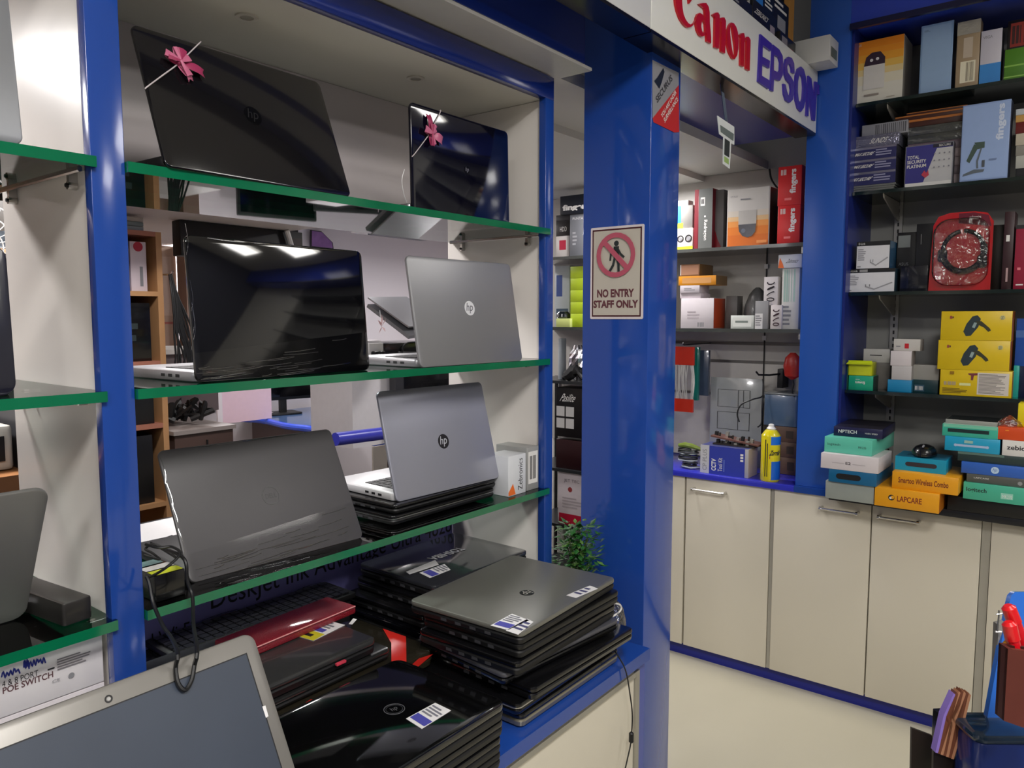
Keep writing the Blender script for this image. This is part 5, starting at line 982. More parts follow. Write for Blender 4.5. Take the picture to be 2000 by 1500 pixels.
wbox('plastic_sheet', 'large clear plastic panel with thin black rectangles leaning behind the circuit boards', 'panel', 1388, 1489, 736, 3.18, .812, .004, C((160, 164, 164), .15, coat=.7), fr=lambda f: [f.poly([(a, b), (c, b), (c, b + .004), (a, b + .004)], INK) for (a, c, b) in ((.15, .78, .86), (.15, .78, .66), (.15, .78, .6), (.15, .78, .4))] + [f.poly([(a, b), (a + .01, b), (a + .01, c), (a, c)], INK) for (a, b, c) in ((.15, .66, .86), (.77, .66, .86), (.55, .66, .86), (.65, .66, .86), (.15, .4, .6), (.77, .4, .6), (.55, .4, .6))])
cable('black bent cable curving over the circuit boards', [onX(x, y, X) for x, y, X in ((1490, 740, 3.08), (1490, 772, 3.06), (1470, 780, 3.02), (1448, 790, 3.0), (1440, 808, 3.0), (1444, 824, 3.0))], .003)
cable('short black cable beside the aerosol can', [onX(x, y, X) for x, y, X in ((1490, 772, 3.06), (1488, 800, 3.04), (1487, 826, 3.02), (1480, 834, 3.0))], .003)
mb = MB(); p = onX(1545, 716, 3.08); mb.lathe([(.002, -.055), (.03, -.04), (.037, 0), (.03, .035), (.01, .055)], C((170, 36, 26), .35, bump=.8), TR(3.1, p.y, p.z), seg=14, sx=.5); tag(mb.build('red_pouch'), 'red pouch hanging at the right edge of the doorway', 'pouch')
cable('thin black lead under the red hanging pouch', [onX(x, y, 3.1) for x, y in ((1545, 732), (1550, 750), (1547, 765), (1552, 775))], .003)
zb2 = ZW
for k in range(3): o, zb2 = wbox('cardboard_box', ['lowest brown box behind the aerosol can', 'middle brown box behind the aerosol can', 'topmost brown box behind the aerosol can'][k], 'box', 1518 - k * 2, 1556, 892 - 30 * k, 3.1, zb2 + .0004, .12, C((96, 72, 60), .5), fr=lambda f: f.rect(.5, .25, .85, .75, C((60, 48, 44), .5)), group='brown boxes behind the can')
t = empty('storage_basket', (3.1, onX(1491, 800, 3.1).y, zb2 + .001), 'smoky blue plastic container on the brown boxes', 'container', rz=-math.pi / 2)
wd_ = onX(1491, 800, 3.1).y - onX(1558, 800, 3.1).y; hb = onX(1491, 770, 3.1).z - zb2
mb = MB(); mb.plate(wd_, .14, max(hb, .05), .012, C((84, 108, 136), .2, coat=.4), TR(), .003); mb.build('tub', t)
mb = MB(); mb.plate(wd_ + .008, .148, .008, .014, C((120, 124, 124), .25, coat=.3), TR(-.004, -.004, max(hb, .05) + .0005), .002); mb.build('rim', t)

# gap between the display cabinet and the pillar (same wall, further back)
GG = 'goods in the gap left of the pillar'
z = PZ[0]
o, z1 = wbox('carton', 'black and white carton left of the tall grey one, in the gap beside the pillar', 'box', 1086, 1112, 462, 3.04, z, .1, C((206, 200, 196), .4), fr=lambda f: f.rect(.25, .35, .75, .8, C((180, 30, 60), .4)), group=GG)
o, z1 = wbox('carton', 'dark carton on the white one with the red patch, in the gap', 'box', 1086, 1112, 432, 3.05, z1 + .0004, .1, C((34, 30, 30), .4), fr=lambda f: f.text('HDD', .3, .3, .8, .6, WHITE), group=GG)
o, z1 = wbox('carton', 'slim black carton near the top of the pile in the gap', 'box', 1086, 1112, 421, 3.05, z1 + .0004, .1, C((60, 60, 64), .4), group=GG)
o, zt = wbox('carton', 'tall grey carton with faint print in the gap beside the pillar', 'box', 1113, 1150, 419, 3.03, z, .12, C((116, 118, 124), .35), fr=lambda f: f.text('PUNTA', .15, .86, .7, .92, PAPER).lines(.15, .25, .4, .6, 4, C((160, 160, 165), .4)), group=GG)
wbox('carton', 'black carton with bold white lettering at the top of the gap', 'box', 1094, 1156, 384, 3.02, zt + .0004, .1, C((16, 24, 36), .35), fr=lambda f: f.text('fingers', .08, .12, .94, .52, WHITE, bold=3), group=GG)
z = PZ[1]
z1 = z
for k in range(5):
    o, z1 = wbox('carton', ['lowest', 'second', 'third', 'fourth', 'topmost'][k] + ' lime green carton stacked in the gap beside the pillar', 'box', 1114, 1150, 636 - 23 * (k + 1), 3.03, z1 + .0004, .1, C((168, 190, 36), .35), fr=lambda f: f.rect(.8, .1, .98, .9, C((206, 206, 190), .4)), group='lime cartons')
o, z1 = wbox('carton', 'lime edged white carton left at the foot of the lime stack', 'box', 1086, 1113, 622, 3.01, z, .1, C((190, 200, 120), .4), group=GG)
mb = MB(); p = onX(1101, 608, 3.05); mb.lathe([(.03, 0), (.036, .006), (.034, .02), (.022, .032), (.004, .036)], C((18, 22, 26), .2, coat=.5), TR(3.05, p.y, z1 + .001), seg=20, sx=1.0); tag(mb.build('computer_mouse'), 'round black computer mouse left of the lime stack', 'mouse')
wbox('carton', 'white carton with a blue device print behind the round black mouse', 'box', 1084, 1113, 520, 3.12, z, .1, C((190, 196, 200), .4), fr=lambda f: f.rect(.1, .5, .5, .85, C((60, 84, 150), .4)).rect(.1, .1, .9, .3, C((70, 90, 110), .4)), group=GG)
# floor standing rack below, further along the wall
rk = empty('rack', (3.0, 1.95, 0), 'dark open rack standing in the gap between cabinet and pillar', 'rack')
mb = MB(); mb.T = Matrix.Translation((-3.0, -1.95, 0)); 
for zz in (.20, .445, .72, 1.148):
    mb2 = MB(); mb2.T = mb.T; mb2.box(3.0, 3.27, 1.845, 2.25, zz - .014, zz, C((40, 42, 44), .3)); mb2.build('shelf_board', rk)
for (xx, yy) in ((3.0, 1.84), (3.0, 2.25), (3.26, 1.84), (3.26, 2.25)): mb2 = MB(); mb2.T = mb.T; mb2.box(xx, xx + .012, yy - .0, yy + .012, 0, 1.148, BLKM); mb2.build('upright', rk)
o, zt = wbox('carton', 'black ink carton with white script and four small pictures in the gap', 'box', 1086, 1148, 756, 3.02, onX(1090, 856, 3.02).z if False else .875, .12, C((22, 20, 22), .3), fr=lambda f: (f.text('Pasilite', .18, .72, .62, .88, WHITE, shear=.3), [f.rect(a, b, a + .26, b + .2, C((190, 188, 186), .4)) for a in (.02, .32) for b in (.18, .42)]), group=GG)
wbox('carton', 'dark maroon carton under the black ink carton in the gap', 'box', 1086, 1148, 857, 3.02, .7205, .12, C((40, 14, 18), .35), group=GG)
def f_jet(f): f.rect(.04, .0, 1, .2, C((170, 20, 50), .4)).text('JET TEC', .2, .78, .7, .85, C((90, 80, 84), .4)).disc(.4, .66, .07, C((150, 60, 60), .4)).lines(.15, .3, .85, .52, 4, C((170, 160, 164), .4))
wbox('carton', 'white and crimson toner carton near the floor in the gap', 'box', 1090, 1150, 917, 3.02, .4455, .12, C((206, 196, 200), .4), fr=f_jet, group=GG)
t = empty('silver_pouch', (3.08, onX(1122, 720, 3.05).y, 1.149), 'crumpled silver foil pouch in the gap beside the pillar', 'pouch')
mb = MB(); R = random.Random(11); vs = []; seg, rows = 16, 8
for i in range(rows + 1):
    for k in range(seg): a = 2 * math.pi * k / seg; rr = R.uniform(.8, 1.15) * math.sin(math.pi * (.15 + .7 * i / rows)); vs.append((.03 * rr * math.cos(a), .05 * rr * math.sin(a), .17 * i / rows))
mb.add(vs, [(i * seg + k, i * seg + (k + 1) % seg, (i + 1) * seg + (k + 1) % seg, (i + 1) * seg + k) for i in range(rows) for k in range(seg)] + [tuple(range(seg - 1, -1, -1)), tuple(rows * seg + k for k in range(seg))], C((200, 200, 204), .15, metal=.9)); mb.build('foil', t, smooth=False)
mb = MB(); mb.tube([(-.05, -.06, .012), (-.052, -.02, .05), (-.055, .01, .03), (-.05, .05, .012)], [.012, .03, .028, .012], BLKM, seg=10, smooth=3); mb.build('black_wrap', t)
mb = MB(); p = onX(1097, 660, 3.03); mb.plate(.05, .02, .2, .008, C((176, 184, 190), .3), TR(3.05, 2.08, 1.149), .002); tag(mb.build('grey_case'), 'pale grey plastic case on the rack beside the foil pouch', 'case')
# plant between cabinet and pillar, standing on the counter end
t = empty('potted_plant', (1.672, 1.085, 0), 'leafy green plant in the gap between display cabinet and blue pillar', 'plant')
mb = MB(); mb.lathe([(.04, 0), (.055, .70), (.057, .72), (.05, .72), (.046, .70)], C((60, 30, 24), .5), seg=20); mb.build('pot', t)
R = random.Random(21)
mb = MB(); LEAF = C((34, 92, 34), .5, grain=.3, scale=60)
for k in range(620):
    a = R.uniform(0, 6.28); r = min(.055, abs(R.gauss(0, .03))); hgt = R.uniform(.715, .90); c = Vector((r * math.cos(a), r * math.sin(a) * 1.1, hgt)); d = Vector((math.cos(a), math.sin(a), R.uniform(-.7, .9))).normalized(); n = d.cross(Vector((0, 0, 1))).normalized(); L = R.uniform(.014, .03)
    mb.add([c, c + d * L * .5 + n * L * .3, c + d * L, c + d * L * .5 - n * L * .3, c + d * L * .5 + Vector((0, 0, .0015))], [(0, 1, 4), (1, 2, 4), (2, 3, 4), (3, 0, 4)], LEAF if k % 4 else C((90, 130, 60), .5))
mb.build('foliage', t, smooth=False, kind='stuff')
mb = MB()
for k in range(9): a = R.uniform(0, 6.28); mb.tube([(0, 0, .70), (.012 * math.cos(a), .012 * math.sin(a), .78), (.035 * math.cos(a), .035 * math.sin(a), .87)], .0011, C((70, 90, 40), .5), seg=5, smooth=3)
mb.build('stems', t)

# boxes on top of the sign beam
ZT = 2.336
def tbox(lb, x0, x1, y0, d, h, c, fr=None, z=ZT, ls=None, **k): return carton('carton', lb, 'box', (x0, y0, z), 0, x1 - x0, d, h, c if not isinstance(c, tuple) else C(c, .35), fr=fr, ls=ls, group='boxes stored on top of the sign beam', **k)
def sx(x, y, Y): return onY(x, y, Y).x
wZ = lambda f: f.text('ZEBRONICS', .1, .55, .6, .75, WHITE, shear=.2).rect(.7, .2, .9, .6, C((150, 140, 150), .4))
tbox('black carton at the left of the sign top, in front of the doorway', 2.12, 2.34, .90, .2, .06, (26, 26, 34), fr=lambda f: f.lines(.2, .3, .7, .7, 2, GRY))
tbox('black carton with white lettering, second along the sign top', 2.345, 2.56, .90, .2, .085, (18, 18, 22), fr=wZ, ls=lambda f: f.rect(.1, .55, .95, .95, WHITE).text('intex', .3, .62, .75, .9, INK))
tbox('black carton with a grey label, third along the sign top', 2.565, 2.72, .89, .2, .05, (20, 18, 20), fr=lambda f: f.rect(.1, .3, .45, .8, C((130, 124, 130), .4)).rect(.6, .1, .85, .4, C((150, 40, 70), .4)))
tbox('blue and black carton lying on the second black carton', 2.40, 2.58, .92, .18, .09, (20, 24, 34), fr=lambda f: f.rect(0, .0, .45, 1, C((50, 130, 220), .4)).lines(.55, .3, .95, .7, 3, PAPER), z=ZT + .0855)
tbox('dark printed carton upright near the right end of the sign top', 2.60, 2.76, .93, .16, .14, (22, 22, 26), fr=lambda f: f.rect(.3, .3, .8, .6, C((150, 150, 156), .4)).lines(.1, .7, .9, .95, 2, PAPER), z=ZT + .0505)
tbox('white device carton with a grey slot at the right end of the sign top', 2.80, 2.905, .80, .14, .085, (196, 196, 196), fr=lambda f: f.rect(.15, .2, .85, .6, C((90, 100, 84), .4)), z=ZT)
t = empty('picture_frame', (2.86, .955, ZT), 'gold wooden picture frame standing edge on behind the white device carton', 'frame')
mb = MB(); mb.box(-.02, .03, 0, .18, 0, .02, C((196, 140, 70), .4)); mb.box(-.02, .03, 0, .02, .02, .38, C((206, 150, 76), .35)); mb.box(-.02, .03, .16, .18, .02, .38, C((206, 150, 76), .35)); mb.box(-.02, .03, 0, .18, .38, .4, C((206, 150, 76), .35)); mb.build('moulding', t)
mb = MB(); mb.box(-.01, 0, .02, .16, .02, .38, C((30, 26, 30), .3)); mb.build('picture', t)
# ================================================================ back room seen between the shelves
# wooden bookcase at the left
bk = empty('bookcase', (1.1, 2.6, 0), 'light wooden bookcase in the back room seen beside the left blue post', 'bookcase')
WOOD = C((186, 140, 96), .5, grain=.15, scale=8); WOODR = C((170, 110, 90), .5, grain=.1)
def bp(name, *bs, mat=WOOD):
    mb = MB(); mb.T = Matrix.Translation((-1.1, -2.6, 0))
    for b in bs: mb.box(*b, mat)
    mb.build(name, bk)
bp('side_panel', (1.33, 1.35, 2.6, 2.9, 0, 1.745)); bp('side_panel', (.95, .97, 2.6, 2.9, 0, 1.745)); bp('back_panel', (.97, 1.33, 2.885, 2.9, .02, 1.74))
for z, m in ((1.745, WOODR), (1.54, WOOD), (1.30, WOODR), (1.08, WOODR), (.80, WOOD)): bp('shelf_board', (.97, 1.33, 2.6, 2.884, z - .016, z), mat=m)
def bb(name, lb, cat, x0, x1, z, h, c, d=.2, y=2.62, **k): return carton(name, lb, cat, (x0, y, z + .0006), 0, x1 - x0, d, h, C(c, .35) if isinstance(c, tuple) else c, group='things in the wooden bookcase', **k)
bb('carton', 'purple printed carton with blue art in the wooden bookcase', 'box', 1.05, 1.245, 1.54, .17, (104, 74, 160), fr=lambda f: f.poly([(.35, .2), (.6, .25), (.75, .6), (.6, .85), (.4, .6)], C((150, 180, 230), .4)))
bb('carton', 'white carton with a red disc beside the purple printed one', 'box', 1.25, 1.305, 1.54, .168, (214, 200, 206), fr=lambda f: (f.disc(.5, .9, .3, C((180, 40, 60), .4)), f.rect(.55, .1, .75, .5, GRY)))
bb('computer_tower', 'glossy black tower on the middle board of the wooden bookcase', 'computer', 1.0, 1.31, 1.30, .2, BLK, fr=lambda f: f.lines(.2, .1, .9, .9, 4, C((50, 60, 60), .3)))
bb('computer_tower', 'black case on the board below the glossy tower', 'computer', 1.0, 1.31, 1.08, .17, (22, 24, 28))
bb('computer_tower', 'tall black case low in the wooden bookcase', 'computer', 1.02, 1.3, .80, .24, (14, 14, 18))
for k in range(3): bb('magazine', ['lowest magazine', 'middle magazine', 'top magazine'][k] + ' lying on top of the wooden bookcase', 'magazine', 1.0 - .01 * k, 1.3, 1.7455 + .0155 * k, .014, [(150, 160, 164), (120, 130, 130), (170, 160, 150)][k])
# bundle of hanging cables
R = random.Random(14)
for k in range(14):
    top = (1.365 + R.uniform(-.004, .004), 2.575 + R.uniform(-.006, .006), 1.60); xb = 1.36 + R.uniform(.0, .11); zb_ = 1.24 + R.uniform(0, .05)
    mid = (1.37 + (xb - 1.37) * R.uniform(.3, .9) + R.uniform(-.008, .01), 2.57, 1.42 + R.uniform(-.03, .03))
    pts = [top, ((top[0] + mid[0]) / 2 + R.uniform(-.006, .006), 2.57, 1.52), mid, (xb, 2.572, 1.32), (xb + R.uniform(-.006, .01), 2.575, zb_)]
    cable('black cable in the bundle hanging from the side of the wooden bookcase', pts, .0035, 'hanging_cable', BLKM, group='hanging cable bundle')
mb = MB(); mb.tube([(1.352, 2.64, 1.6), (1.366, 2.575, 1.6), (1.366, 2.56, 1.61)], .004, CHROME, seg=7); tag(mb.build('cable_hook'), 'metal hook on the bookcase side holding the cable bundle', 'hook')
# beige door panels and brown column behind the cables
mb = MB(); mb.box(1.55, 1.91, 3.55, 3.58, 0, 1.79, C((206, 176, 156), .5)); mb.box(1.62, 1.885, 3.545, 3.5495, 1.46, 1.74, C((222, 196, 180), .5)); mb.box(1.62, 1.885, 3.546, 3.5495, 1.42, 1.43, C((190, 110, 100), .5)); struct(mb.build('door_1'))
mb = MB(); mb.box(1.91, 1.99, 3.46, 3.54, 0, 1.79, C((140, 112, 98), .5)); struct(mb.build('trim_8'))
# white storage unit / printer tables in back room
t = empty('storage_unit', (1.50, 3.05, 0), 'white unit with a grey front behind the cable bundle', 'cabinet')
mb = MB(); mb.box(0, .3, 0, .35, 0, 1.30, PALE); mb.build('carcass', t)
mb = MB(); mb.box(.0, .3, -.02, -.0005, 1.05, 1.3, C((120, 108, 110), .5)); mb.build('door', t)
mb = MB(); mb.box(-.03, .33, -.05, .38, 1.301, 1.32, WHITE); mb.build('top_board', t)
# black television on the wall above the wrapped laptop
sbox('trim_10', -1.6, 1.9, 2.27, 3.95, 1.80, 2.06, mat=C((222, 212, 206), .5))
t = empty('television', (onY(352, 450, 2.62).x, 2.62, 1.672), 'black screen unit hung under the lowered ceiling of the back room', 'television')
wv = onY(592, 470, 2.62).x - t.location.x; mb = MB(); mb.plate(wv, .06, .126, .006, BLKM, TR(0, 0, 0), .003); mb.build('housing', t)
mb = MB(); mb.box(wv * .9, wv * .98, -.004, -.0005, .03, .10, C((50, 36, 36), .5)); mb.build('side_grille', t)
mb = MB(); mb.tube([onY(560, 450, 2.60) - t.location, onY(565, 465, 2.60) - t.location, onY(572, 490, 2.60) - t.location], .01, WHITE, seg=7, smooth=4); mb.build('white_lead', t)
# dome camera
p = onY(553, 452, 4.2); t = empty('dome_camera', (p.x, 4.16, p.z), 'small white dome camera near the ceiling of the back room', 'camera')
mb = MB(); mb.lathe([(.1, .075), (.1, .05), (.085, .03), (.07, .02)], WHITE, TR(0, 0, 0, rx=0), seg=28); mb.build('mount', t)
mb = MB(); mb.lathe([(.075, .02), (.075, -.01), (.06, -.045), (.03, -.062), (.005, -.066)], C((210, 206, 206), .2, coat=.5), seg=28); mb.build('dome', t)
mb = MB(); mb.box(-.03, .03, -.078, -.06, -.02, .012, BLK, r=.004); mb.build('lens_window', t)
# framed purple poster
a = onY(606, 455, 4.2); b = onY(650, 480, 4.2); mb = MB(); m = Matrix(((1, 0, 0, 0), (0, 0, -1, 4.22), (0, 1, 0, 0), (0, 0, 0, 1)))
pp = [(q.x, q.z) for q in (onY(605, 482, 4.22), onY(650, 487, 4.22), onY(648, 474, 4.22), onY(626, 452, 4.22), onY(605, 449, 4.22))]
mb.poly([pp], .01, C((40, 30, 44), .4), m); po = tag(mb.build('wall_poster'), 'dark edged purple poster on the back room wall', 'poster')
mb = MB(); q = [(x * .9 + sum(v[0] for v in pp) / 5 * .1, z * .9 + sum(v[1] for v in pp) / 5 * .1) for x, z in pp]; mb.poly([q], .002, C((140, 100, 160), .4, grain=.4, scale=20), m @ Matrix.Translation((0, 0, .0105))); child(mb, 'purple_print', po)
# air conditioner cassette / duct at the right
a = onZ(770, 452, 2.04); t = empty('ceiling_cassette', (a.x, a.y, 1.99), 'grey ceiling cassette unit in the back room under the top glass shelf', 'air conditioner')
mb = MB(); mb.box(-.3, .35, -.5, .1, .02, .069, WHITE, r=.004); mb.build('frame', t)
mb = MB(); mb.box(-.22, .27, -.42, .02, .008, .0195, C((96, 100, 104), .4)); mb.build('grille', t)
# desk with blue wavy edge
DESKM = C((60, 86, 130), .2, coat=.5); dz = .85
pts = [onZ(x, y, dz) for x, y in ((455, 812), (510, 815), (560, 826), (610, 832), (650, 842), (700, 850), (752, 862))]
dk = empty('office_desk', (2.6, 3.2, 0), 'dark topped desk with a bright blue wavy edge in the back room', 'desk')
loop = [(p.x, p.y) for p in pts]; endx = pts[-1].x; endy = pts[-1].y
outer = loop + [(endx + 1.3, endy - .1), (endx + 1.3, endy + .75), (3.4, endy + .75), (3.4, 4.2), (pts[0].x, 4.2)]
mb = MB(); mb.T = Matrix.Translation(-dk.location); mb.poly([outer], .03, C((70, 96, 140), .25, coat=.4), Matrix.Translation((0, 0, dz - .03))); mb.build('desk_top', dk)
mb = MB(); mb.T = Matrix.Translation(-dk.location)
rim = [Vector((p[0], p[1], dz - .018)) for p in loop] + [Vector((endx + .05, endy - .02, dz - .018))]; mb.tube(rim, .019, C((40, 84, 220), .25, coat=.4), seg=10, smooth=4); mb.build('wavy_edge', dk)
a = onZ(655, 862, dz - .04); b = onZ(760, 845, dz - .04)
mb = MB(); mb.T = Matrix.Translation(-dk.location); e0, e1 = onY(655, 858, 2.3), onY(760, 845, 2.3); mb.tube([e0, (e0 + e1) / 2, e1], .026, C((66, 70, 190), .3), seg=12); mb.build('front_rail', dk)
mb = MB(); mb.T = Matrix.Translation(-dk.location); mb.box(endx + .1, endx + 1.2, endy + .1, endy + .13, 0, dz - .031, C((60, 36, 34), .5)); mb.box(pts[0].x + .1, pts[0].x + .13, 3.4, 4.15, 0, dz - .031, C((84, 66, 62), .5)); mb.build('modesty_panel', dk)
mb = MB(); p0 = onY(300, 880, 2.9); mb.box(1.37, 1.60, 2.6, 2.95, 0, 1.03, C((84, 64, 58), .5)); mb.box(1.362, 1.608, 2.59, 2.95, 1.0302, 1.045, C((150, 140, 136), .4)); mb.box(1.49, 1.496, 2.596, 2.5995, .05, 1.0, BLKM); tag(mb.build('drawer_unit'), 'brown drawer unit below the tangle of black adapters', 'drawer unit')
mb = MB()
for k in range(26):
    R = random.Random(k + 60); x = R.uniform(1.42, 1.56); y = R.uniform(2.66, 2.85); mb.tube([(x, y, 1.06 + R.uniform(0, .03)), (x + R.uniform(-.05, .05), y + R.uniform(-.05, .05), 1.07 + R.uniform(0, .07)), (x + R.uniform(-.05, .05), y + .02, 1.062 + R.uniform(0, .04))], R.uniform(.004, .014), BLKM, seg=6, smooth=3)
tag(mb.build('adapter_tangle'), 'tangled heap of black adapters and leads on the drawer unit', 'cables', kind='stuff')
# monitors and clutter on the desk
def monitor(label, x, y, w_, h_, yaw, z=dz):
    t = empty('monitor', (x, y, z), label, 'monitor', rz=yaw, group='black monitors on the desk')
    mb = MB(); mb.plate(.2, .16, .012, .02, BLKM, TR(-.1, -.08, 0), .003); mb.build('foot', t)
    mb = MB(); mb.box(-.02, .02, -.015, .015, .0122, .12, BLKM); mb.build('stand', t)
    mb = MB(); mb.plate(w_, h_, .03, .008, BLKM, FR((-w_ / 2, -.018, .09), (1, 0, 0), (0, 0, 1)) @ Matrix.Translation((0, 0, -.03)), .004); mb.build('housing', t)
    mb = MB(); mb.box(-w_ / 2 + .015, w_ / 2 - .015, -.0202, -.0185, .11, .07 + h_, BLKG); mb.build('screen', t)
q = onZ(560, 803, dz); q = q + Vector((-.1, -.1, 0)); monitor('black monitor standing at the back left of the blue edged desk', q.x, q.y, .5, .32, -.2)
q = onZ(640, 812, dz); monitor('second black monitor on the blue edged desk, nearer the white wall', q.x + .1, q.y - .15, .46, .30, -.5)
q = onZ(612, 818, dz); t = empty('office_bag', (q.x + .2, q.y + .02, dz + .002), 'rounded black bag on the blue edged desk', 'bag')
mb = MB(); mb.lathe([(.1, 0), (.12, .01), (.135, .03), (.14, .06), (.135, .09), (.12, .12), (.09, .145), (.05, .158), (.01, .162)], C((14, 14, 16), .6, bump=.4), seg=22, sy=.6); mb.build('body', t)
mb = MB(); mb.tube([(-.06, 0, .14), (-.04, 0, .2), (.04, 0, .2), (.06, 0, .14)], .008, BLKM, seg=7, smooth=4); mb.build('handle', t)
for k in range(7):
    R = random.Random(k + 90); pts_ = [onY(x, y, 2.9 + .03 * k) for x, y in ((683 + 6 * k, 735), (686 + 4 * k, 770), (690 + 8 * math.sin(k), 800), (700 + 5 * k, 812 + R.uniform(-4, 4)), (680 + 9 * k, 822), (715, 812), (742, 826 + R.uniform(-4, 4)))]
    cable('thin black lead hanging and curling on the desk in front of the white wall', pts_, .0035, 'desk_cable', BLKM, group='desk cable tangle')
q = onZ(560, 808, dz); mb = MB(); mb.plate(.3, .2, .012, .01, C((200, 196, 198), .4), TR(q.x - .35, q.y - .05, dz + .001, rz=.3), .003); tag(mb.build('paper_pad'), 'white pad lying on the far end of the blue edged desk', 'pad')
q = onZ(510, 803, dz); mb = MB(); mb.lathe([(.05, 0), (.055, .05), (.05, .055)], C((70, 66, 70), .4), TR(q.x, q.y, dz + .001), seg=20); tag(mb.build('tape_roll'), 'dark roll of tape on the far end of the desk', 'tape')
# white partition behind the desk with socket box and black ledge
mb = MB(); xa_ = onY(430, 780, 3.9).x; xb_ = onY(530, 780, 3.9).x; mb.box(xa_, xb_, 3.9, 3.92, .852, 1.06, C((226, 196, 208), .5)); mb.box(xa_ - .03, xa_, 3.88, 3.94, .852, 1.08, PALE); tag(mb.build('low_partition'), 'low pinkish white partition standing on the desk', 'partition')
zl = onY(770, 696, 2.55).z; xl = onY(748, 690, 2.55).x
mb = MB(); mb.box(xl, 2.75, 2.55, 2.85, zl - .03, zl + .06, BLK, r=.003); le = tag(mb.build('black_amplifier'), 'flat black amplifier on the white support behind the silver laptop', 'amplifier')
mb = MB(); mb.box(onY(688, 780, 2.56).x, 2.75, 2.56, 2.85, .88, zl - .032, C((226, 222, 224), .45)); mb.box(onY(688, 780, 2.56).x, xl - .003, 2.56, 2.85, zl - .031, zl + .075, C((226, 222, 224), .45)); tag(mb.build('white_support'), 'white block carrying the black amplifier', 'support')
pq = onY(734, 690, 2.55); t = empty('power_strip', (pq.x, 2.555, pq.z), 'white socket plate with black plugs right of the film wrapped laptop', 'socket')
mb = MB(); mb.box(-.045, .04, -.012, 0, -.04, .045, WHITE, r=.003); mb.build('plate', t)
for dx in (-.022, .012): mb = MB(); mb.plate(.028, .04, .03, .006, BLKM, FR((dx - .014, -.0125, -.03), (1, 0, 0), (0, 0, 1)), .004); mb.build('plug', t)
cable('black lead looping over the black amplifier', [onY(x, y, 2.54) for x, y in ((812, 668), (795, 670), (786, 680), (792, 690), (812, 692))], .0035)
# half open pale laptop on the wall side with a small pink bow
t = empty('laptop', (onY(718, 583, 2.45)), 'half open pale silver laptop in the back room beyond the middle shelf', 'laptop')
def slab(pts, th, mat, name, org):
    mb = MB(); P = [Vector(p) - org for p in pts]; n = (P[1] - P[0]).cross(P[2] - P[0]).normalized() * th; k = len(P)
    mb.add(P + [p + n for p in P], [tuple(range(k - 1, -1, -1)), tuple(range(k, 2 * k))] + [(i, (i + 1) % k, (i + 1) % k + k, i + k) for i in range(k)], mat); return mb
A_ = onY(718, 583, 2.45); B_ = onY(797, 640, 2.15); ud = (B_ - A_); vd = Vector((.34, .12, .012))
slab([A_, B_, B_ + vd, A_ + vd], .006, SILVER, 'lid', t.location).build('lid', t)
A2 = onY(716, 600, 2.43); B2 = onY(797, 662, 2.13); slab([A2, B2, B2 + vd * 1.02, A2 + vd * 1.02], .014, C((130, 130, 134), .35, metal=.4), 'base', t.location).build('base', t)
pb_ = onY(745, 638, 2.10); t = empty('ribbon_bow', pb_, 'small pale pink bow hanging in front of the half open back room laptop', 'bow')
for k, (dx, dz_) in enumerate(((.02, .03), (-.02, .025), (.0, .045), (.018, -.02), (-.015, -.025))):
    mb = MB(); mb.add([(0, 0, 0), (dx * .5 - .006, -.006, dz_ * .5), (dx, -.002, dz_), (dx * .5 + .008, .0, dz_ * .5 + .004)], [(0, 1, 2, 3)], C((226, 190, 190), .4)); mb.build('loop', t)
mb = MB(); mb.tube([(0, .0, 0), (.02, .03, .06)], .001, PAPER, seg=5); mb.build('cord', t)
# black pillar and box behind shelf 2 right, computer things low behind the silver laptop
mb = MB(); q = onY(782, 735, 2.5); mb.box(q.x + .021, q.x + .42, 2.5, 2.54, .93, 1.295, BLK, r=.004); o = tag(mb.build('black_display'), 'black display back with a white corner mark behind the silver laptop', 'display')
mb = MB(); mb.box(q.x + .30, q.x + .35, 2.497, 2.4995, 1.2, 1.26, WHITE); child(mb, 'white_mark', o)
mb = MB(); mb.box(q.x - .03, q.x + .02, 2.50, 2.54, .85, 1.29, C((50, 50, 54), .4)); tag(mb.build('grey_stand'), 'dark grey upright stand left of the black display', 'stand')
t = empty('under_desk_cabinet', (1.7, 2.0, 0), 'dark cabinet with a pale drawer seen below the blue rail', 'cabinet')
mb = MB(); mb.box(0, 1.0, 0, .5, 0, .72, C((40, 26, 28), .5)); mb.build('carcass', t)
qa = onY(728, 895, 1.995) - t.location; qb = onY(756, 945, 1.995) - t.location; mb = MB(); mb.box(qa.x, qb.x, -.008, -.001, qb.z - .02, qa.z + .04, C((150, 142, 134), .4)); mb.build('drawer', t)
# white printer with paper just behind the lowest shelf, left
t = empty('printer', (.69, 1.56, 0), 'white printer top with loose paper behind the leaning dark grey laptop', 'printer')
mb = MB(); mb.box(0, .38, 0, .35, .6, .93, C((60, 60, 62), .4), r=.006); mb.build('body', t)
mb = MB(); mb.box(.0, .36, .04, .30, .932, .94, PAPER, r=.001); mb.build('paper_stack', t)
mb = MB(); mb.box(.04, .34, .03, .32, 0, .598, C((50, 50, 54), .5)); mb.build('stand', t)
mb = MB(); mb.tube([(.06, .08, .9445), (.18, .12, .9445)], .004, BLKM, seg=8); tag(mb.build('pen', loc=(0, 0, 0)), 'black pen lying on the printer paper', 'pen').location = (.69, 1.56, 0)
